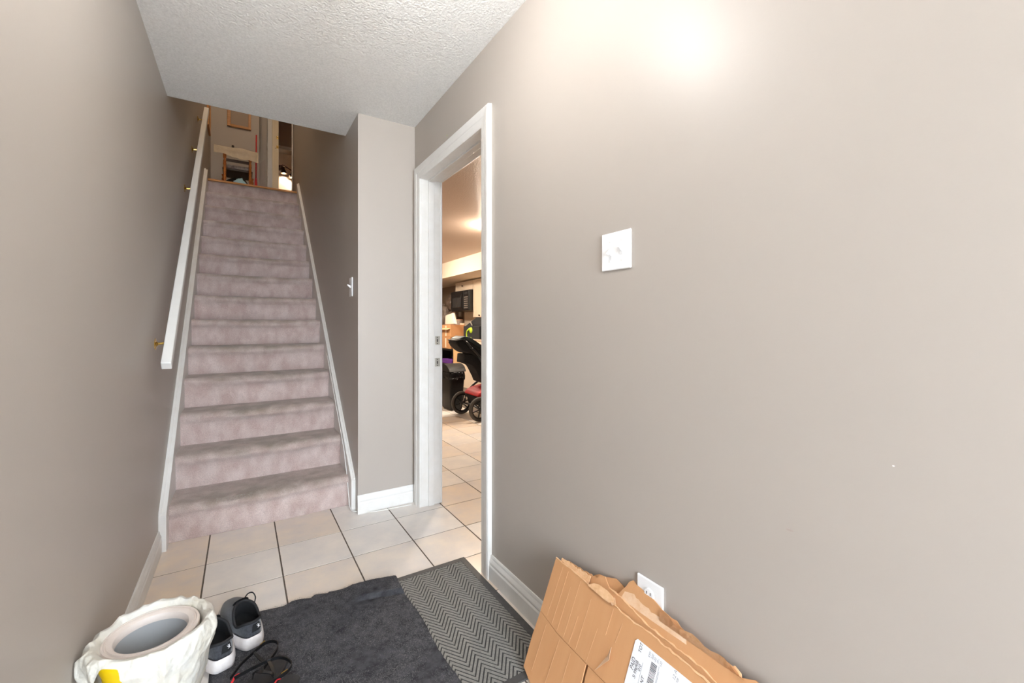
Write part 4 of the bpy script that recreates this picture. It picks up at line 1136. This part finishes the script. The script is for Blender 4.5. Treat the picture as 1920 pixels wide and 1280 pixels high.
link('seat_cushion', bbox((-.165, 6.40, 3.10), (.078, 6.74, 3.146), .015, 3), 'cushion', ch)
link('top_rail', bbox((-.215, 6.345, 3.26), (.125, 6.375, 3.335), .006), 'dark_wood', ch)
link('back_slat', bbox((-.165, 6.355, 3.165), (.075, 6.365, 3.20), .002), 'dark_wood', ch)
for y in (6.36, 6.72): link('stretcher', bbox((-.17, y - .01, 2.88), (.08, y + .01, 2.90), .004), 'turned', ch)
for x in (-.195, .10): link('stretcher', bbox((x - .01, 6.37, 2.93), (x + .01, 6.71, 2.95), .004), 'turned', ch)
# towel
b = bmesh.new(); rows = []
for i in range(25):
    u = i / 24; x = -.290 + u * .465; c = []
    ztop = 3.345 + .014 * math.exp(-((u - .62) / .16) ** 2) - .006 * u
    zlo = 3.245 - .05 * u + .008 * math.sin(u * 9)
    fold = .006 * math.sin(u * 22) + .003 * math.sin(u * 47)
    for (yy, zz) in ((6.39, zlo + .03), (6.388, (zlo + ztop) / 2), (6.386, ztop - .006), (6.36, ztop), (6.336, ztop - .006), (6.332 + fold, (zlo + ztop) / 2), (6.328 + fold * 1.6, zlo)): c.append(b.verts.new((x, yy, zz)))
    rows.append(c)
for A, B in zip(rows, rows[1:]):
    for k in range(6): b.faces.new((A[k], B[k], B[k + 1], A[k + 1]))
bmesh.ops.solidify(b, geom=list(b.faces), thickness=.003)
tag(link('draped_towel', b, 'cloth', smooth=True), 'cream towel draped over the back of the turned chair', 'towel')
b = bmesh.new(); lathe(b, (-.095, 6.36, 3.335), [(0, 0), (.010, .002), (.012, .02), (.015, .03), (.010, .04), (0, .043)], 12); link('finial', b, 'dark_wood', ch, smooth=True)
lump2 = bmesh.new(); bmesh.ops.create_icosphere(lump2, subdivisions=3, radius=1)
for v in lump2.verts:
    n_ = v.co.normalized(); k = 1 + .3 * noise.noise(n_ * 2.2 + Vector((8, 0, 0))); v.co = Vector((-.02 + n_.x * .075 * k, 6.22 + n_.y * .06 * k, max(ZU + .075 + n_.z * .10 * k, ZU + .002)))
tag(link('blue_bag', lump2, 'blue', smooth=True), 'crumpled pale blue bag on the landing under the chair', 'bag')
lump3 = bmesh.new(); bmesh.ops.create_icosphere(lump3, subdivisions=3, radius=1)
for v in lump3.verts:
    n_ = v.co.normalized(); k = 1 + .3 * noise.noise(n_ * 2.2 + Vector((4, 2, 0))); v.co = Vector((-.04 + n_.x * .17 * k, 6.56 + n_.y * .10 * k, max(ZU + .13 + n_.z * .15 * k, ZU + .002)))
tag(link('dark_bundle', lump3, 'blackmatte', smooth=True), 'dark bundle stuffed under the turned chair', 'bundle')
# red broom
rb_ = thing('red_broom', (.162, 6.72, ZU), 'red broom standing against the upper hall wall', 'broom')
b = bmesh.new(); tube(b, [(.166, 6.80, 3.73), (.160, 6.74, 3.10)], .0085, 10); link('handle', b, 'red', rb_, smooth=True)
b = bmesh.new(); prism(b, [(.148, 6.725, 3.12), (.172, 6.725, 3.12), (.182, 6.725, 2.90), (.19, 6.725, ZU + .005), (.130, 6.725, ZU + .005), (.138, 6.725, 2.90)], (0, .03, 0)); bevel(b, .004, 1); link('broom_head', b, 'red', rb_)
# picture frames
pf = thing('picture_frame', (-.03, 6.92, 3.83), 'oak picture frame on the upper hall wall above the chair', 'picture')
fx0, fx1, fz0, fz1, fw = -.169, .106, 3.825, 4.20, .040
for a in (((fx0, 6.905, fz0), (fx0 + fw, 6.93, fz1)), ((fx1 - fw * .8, 6.905, fz0), (fx1, 6.93, fz1)), ((fx0 + fw, 6.905, fz0), (fx1 - fw * .8, 6.93, fz0 + fw * .8)), ((fx0 + fw, 6.905, fz1 - fw), (fx1 - fw * .8, 6.93, fz1))):
    link('frame_bar', bbox(a[0], a[1], .004), 'oak', pf)
link('picture', bbox((fx0 + fw, 6.918, fz0 + fw * .8), (fx1 - fw * .8, 6.929, fz1 - fw)), 'mirror_art', pf)
pf2 = thing('picture_frame', (XL, 6.35, 3.6), 'oak picture frame edge-on at the top of the left wall', 'picture')
for a in (((XL, 6.16, 3.50), (XL + .022, 6.20, 4.1)), ((XL, 6.50, 3.50), (XL + .022, 6.54, 4.1)), ((XL, 6.20, 3.50), (XL + .022, 6.50, 3.54))):
    link('frame_bar', bbox(a[0], a[1], .003), 'oak', pf2)
link('picture', bbox((XL, 6.20, 3.54), (XL + .010, 6.50, 4.1)), 'mirror_art', pf2)
# thin pale grey slab in the recess
b = bmesh.new(); prism(b, [(.212, 7.27, ZU), (.212, 7.285, 3.50), (.292, 7.285, 3.585), (.292, 7.27, ZU)], (0, .008, 0)); tag(link('pale_slab', b, 'board'), 'pale grey slab standing beside the upstairs door', 'board')
# upstairs doorway: casing, jamb with strike plates
ud = struct_empty('door_3', (.4, 7.3, ZU), 'white cased doorway to the lit room upstairs, warm light in its jamb colour')
link('casing', bbox((.318, 7.275, ZU), (.382, 7.30, 4.86), .006), 'trim', ud)
jb = link('jamb', bbox((.382, 7.283, ZU), (.466, 7.42, 4.85), .004), 'jamb_warm_lit', ud)
link('door_stop', bbox((.398, 7.278, ZU), (.412, 7.283, 4.85), .001), 'jamb_warm_lit', jb)
for zc in (3.80, 3.94): 
    sp = link('strike_plate', bbox((.436, 7.279, zc - .022), (.462, 7.284, zc + .022), .002), 'brass', jb); link('strike_hole', bbox((.444, 7.2775, zc - .008), (.454, 7.2795, zc + .008)), 'black', sp)
link('latch_mark', bbox((.418, 7.279, 3.775), (.432, 7.2835, 3.782)), 'screwdark', jb)
# corner bead at the end of the stair wall
struct('trim_corner_bead', bbox((XS - .012, 6.54, ZU), (XS + .012, 6.586, TOP), .003), 'trim', 'white corner bead at the far end of the stair wall')
# wall-mounted spot lamp in the lit room
vl = thing('spot_lamp', (.66, 9.19, 4.05), 'dark bronze wall lamp with glass shades in the lit room upstairs', 'lamp')
b = bmesh.new(); lathe(b, (.615, 9.20, 4.12), [(0, .03), (.045, .025), (.055, 0)], 18, frame=axis_frame((0, -1, 0))); link('wall_plate', b, 'bronze', vl)
bar('lamp_arm', [(.615, 9.18, 4.12), (.64, 9.12, 4.15), (.70, 9.09, 4.12), (.80, 9.09, 4.07), (.95, 9.09, 4.03)], .012, 'bronze', par=vl)
for x, z in ((.665, 4.13), (.80, 4.07), (.94, 4.03)):
    sh_ = bmesh.new(); lathe(sh_, (x, 9.09, z - .015), [(.012, 0), (.016, -.04), (.03, -.055), (.05, -.10), (.052, -.125)], 18); s_ = link('lamp_shade', sh_, 'bronze', vl, smooth=True)
    bb = bmesh.new(); lathe(bb, (x, 9.09, z - .09), [(0, .02), (.02, .01), (.026, -.012), (.018, -.03), (0, -.036)], 14); link('bulb', bb, emit_mat('lit_bulb', (1, .80, .58), LAMP_SPOT * 20), s_, smooth=True)
# upper hall ceiling lamp
hl = thing('hall_lamp', (.05, 5.1, TOP), 'warm dome lamp on the upper hall ceiling', 'lamp')
b = bmesh.new(); lathe(b, (.05, 5.1, TOP), [(0, 0), (.15, 0), (.15, -.02), (0, -.02)], 28); link('lamp_base', b, 'trim', hl)
b = bmesh.new(); lathe(b, (.05, 5.1, TOP - .02), [(.14, 0), (.135, -.03), (.10, -.06), (0, -.08)], 28); link('lamp_shade', b, emit_mat('lit_amber_glass', (1, .76, .52), LAMP_HALL / 3.0), hl, smooth=True)
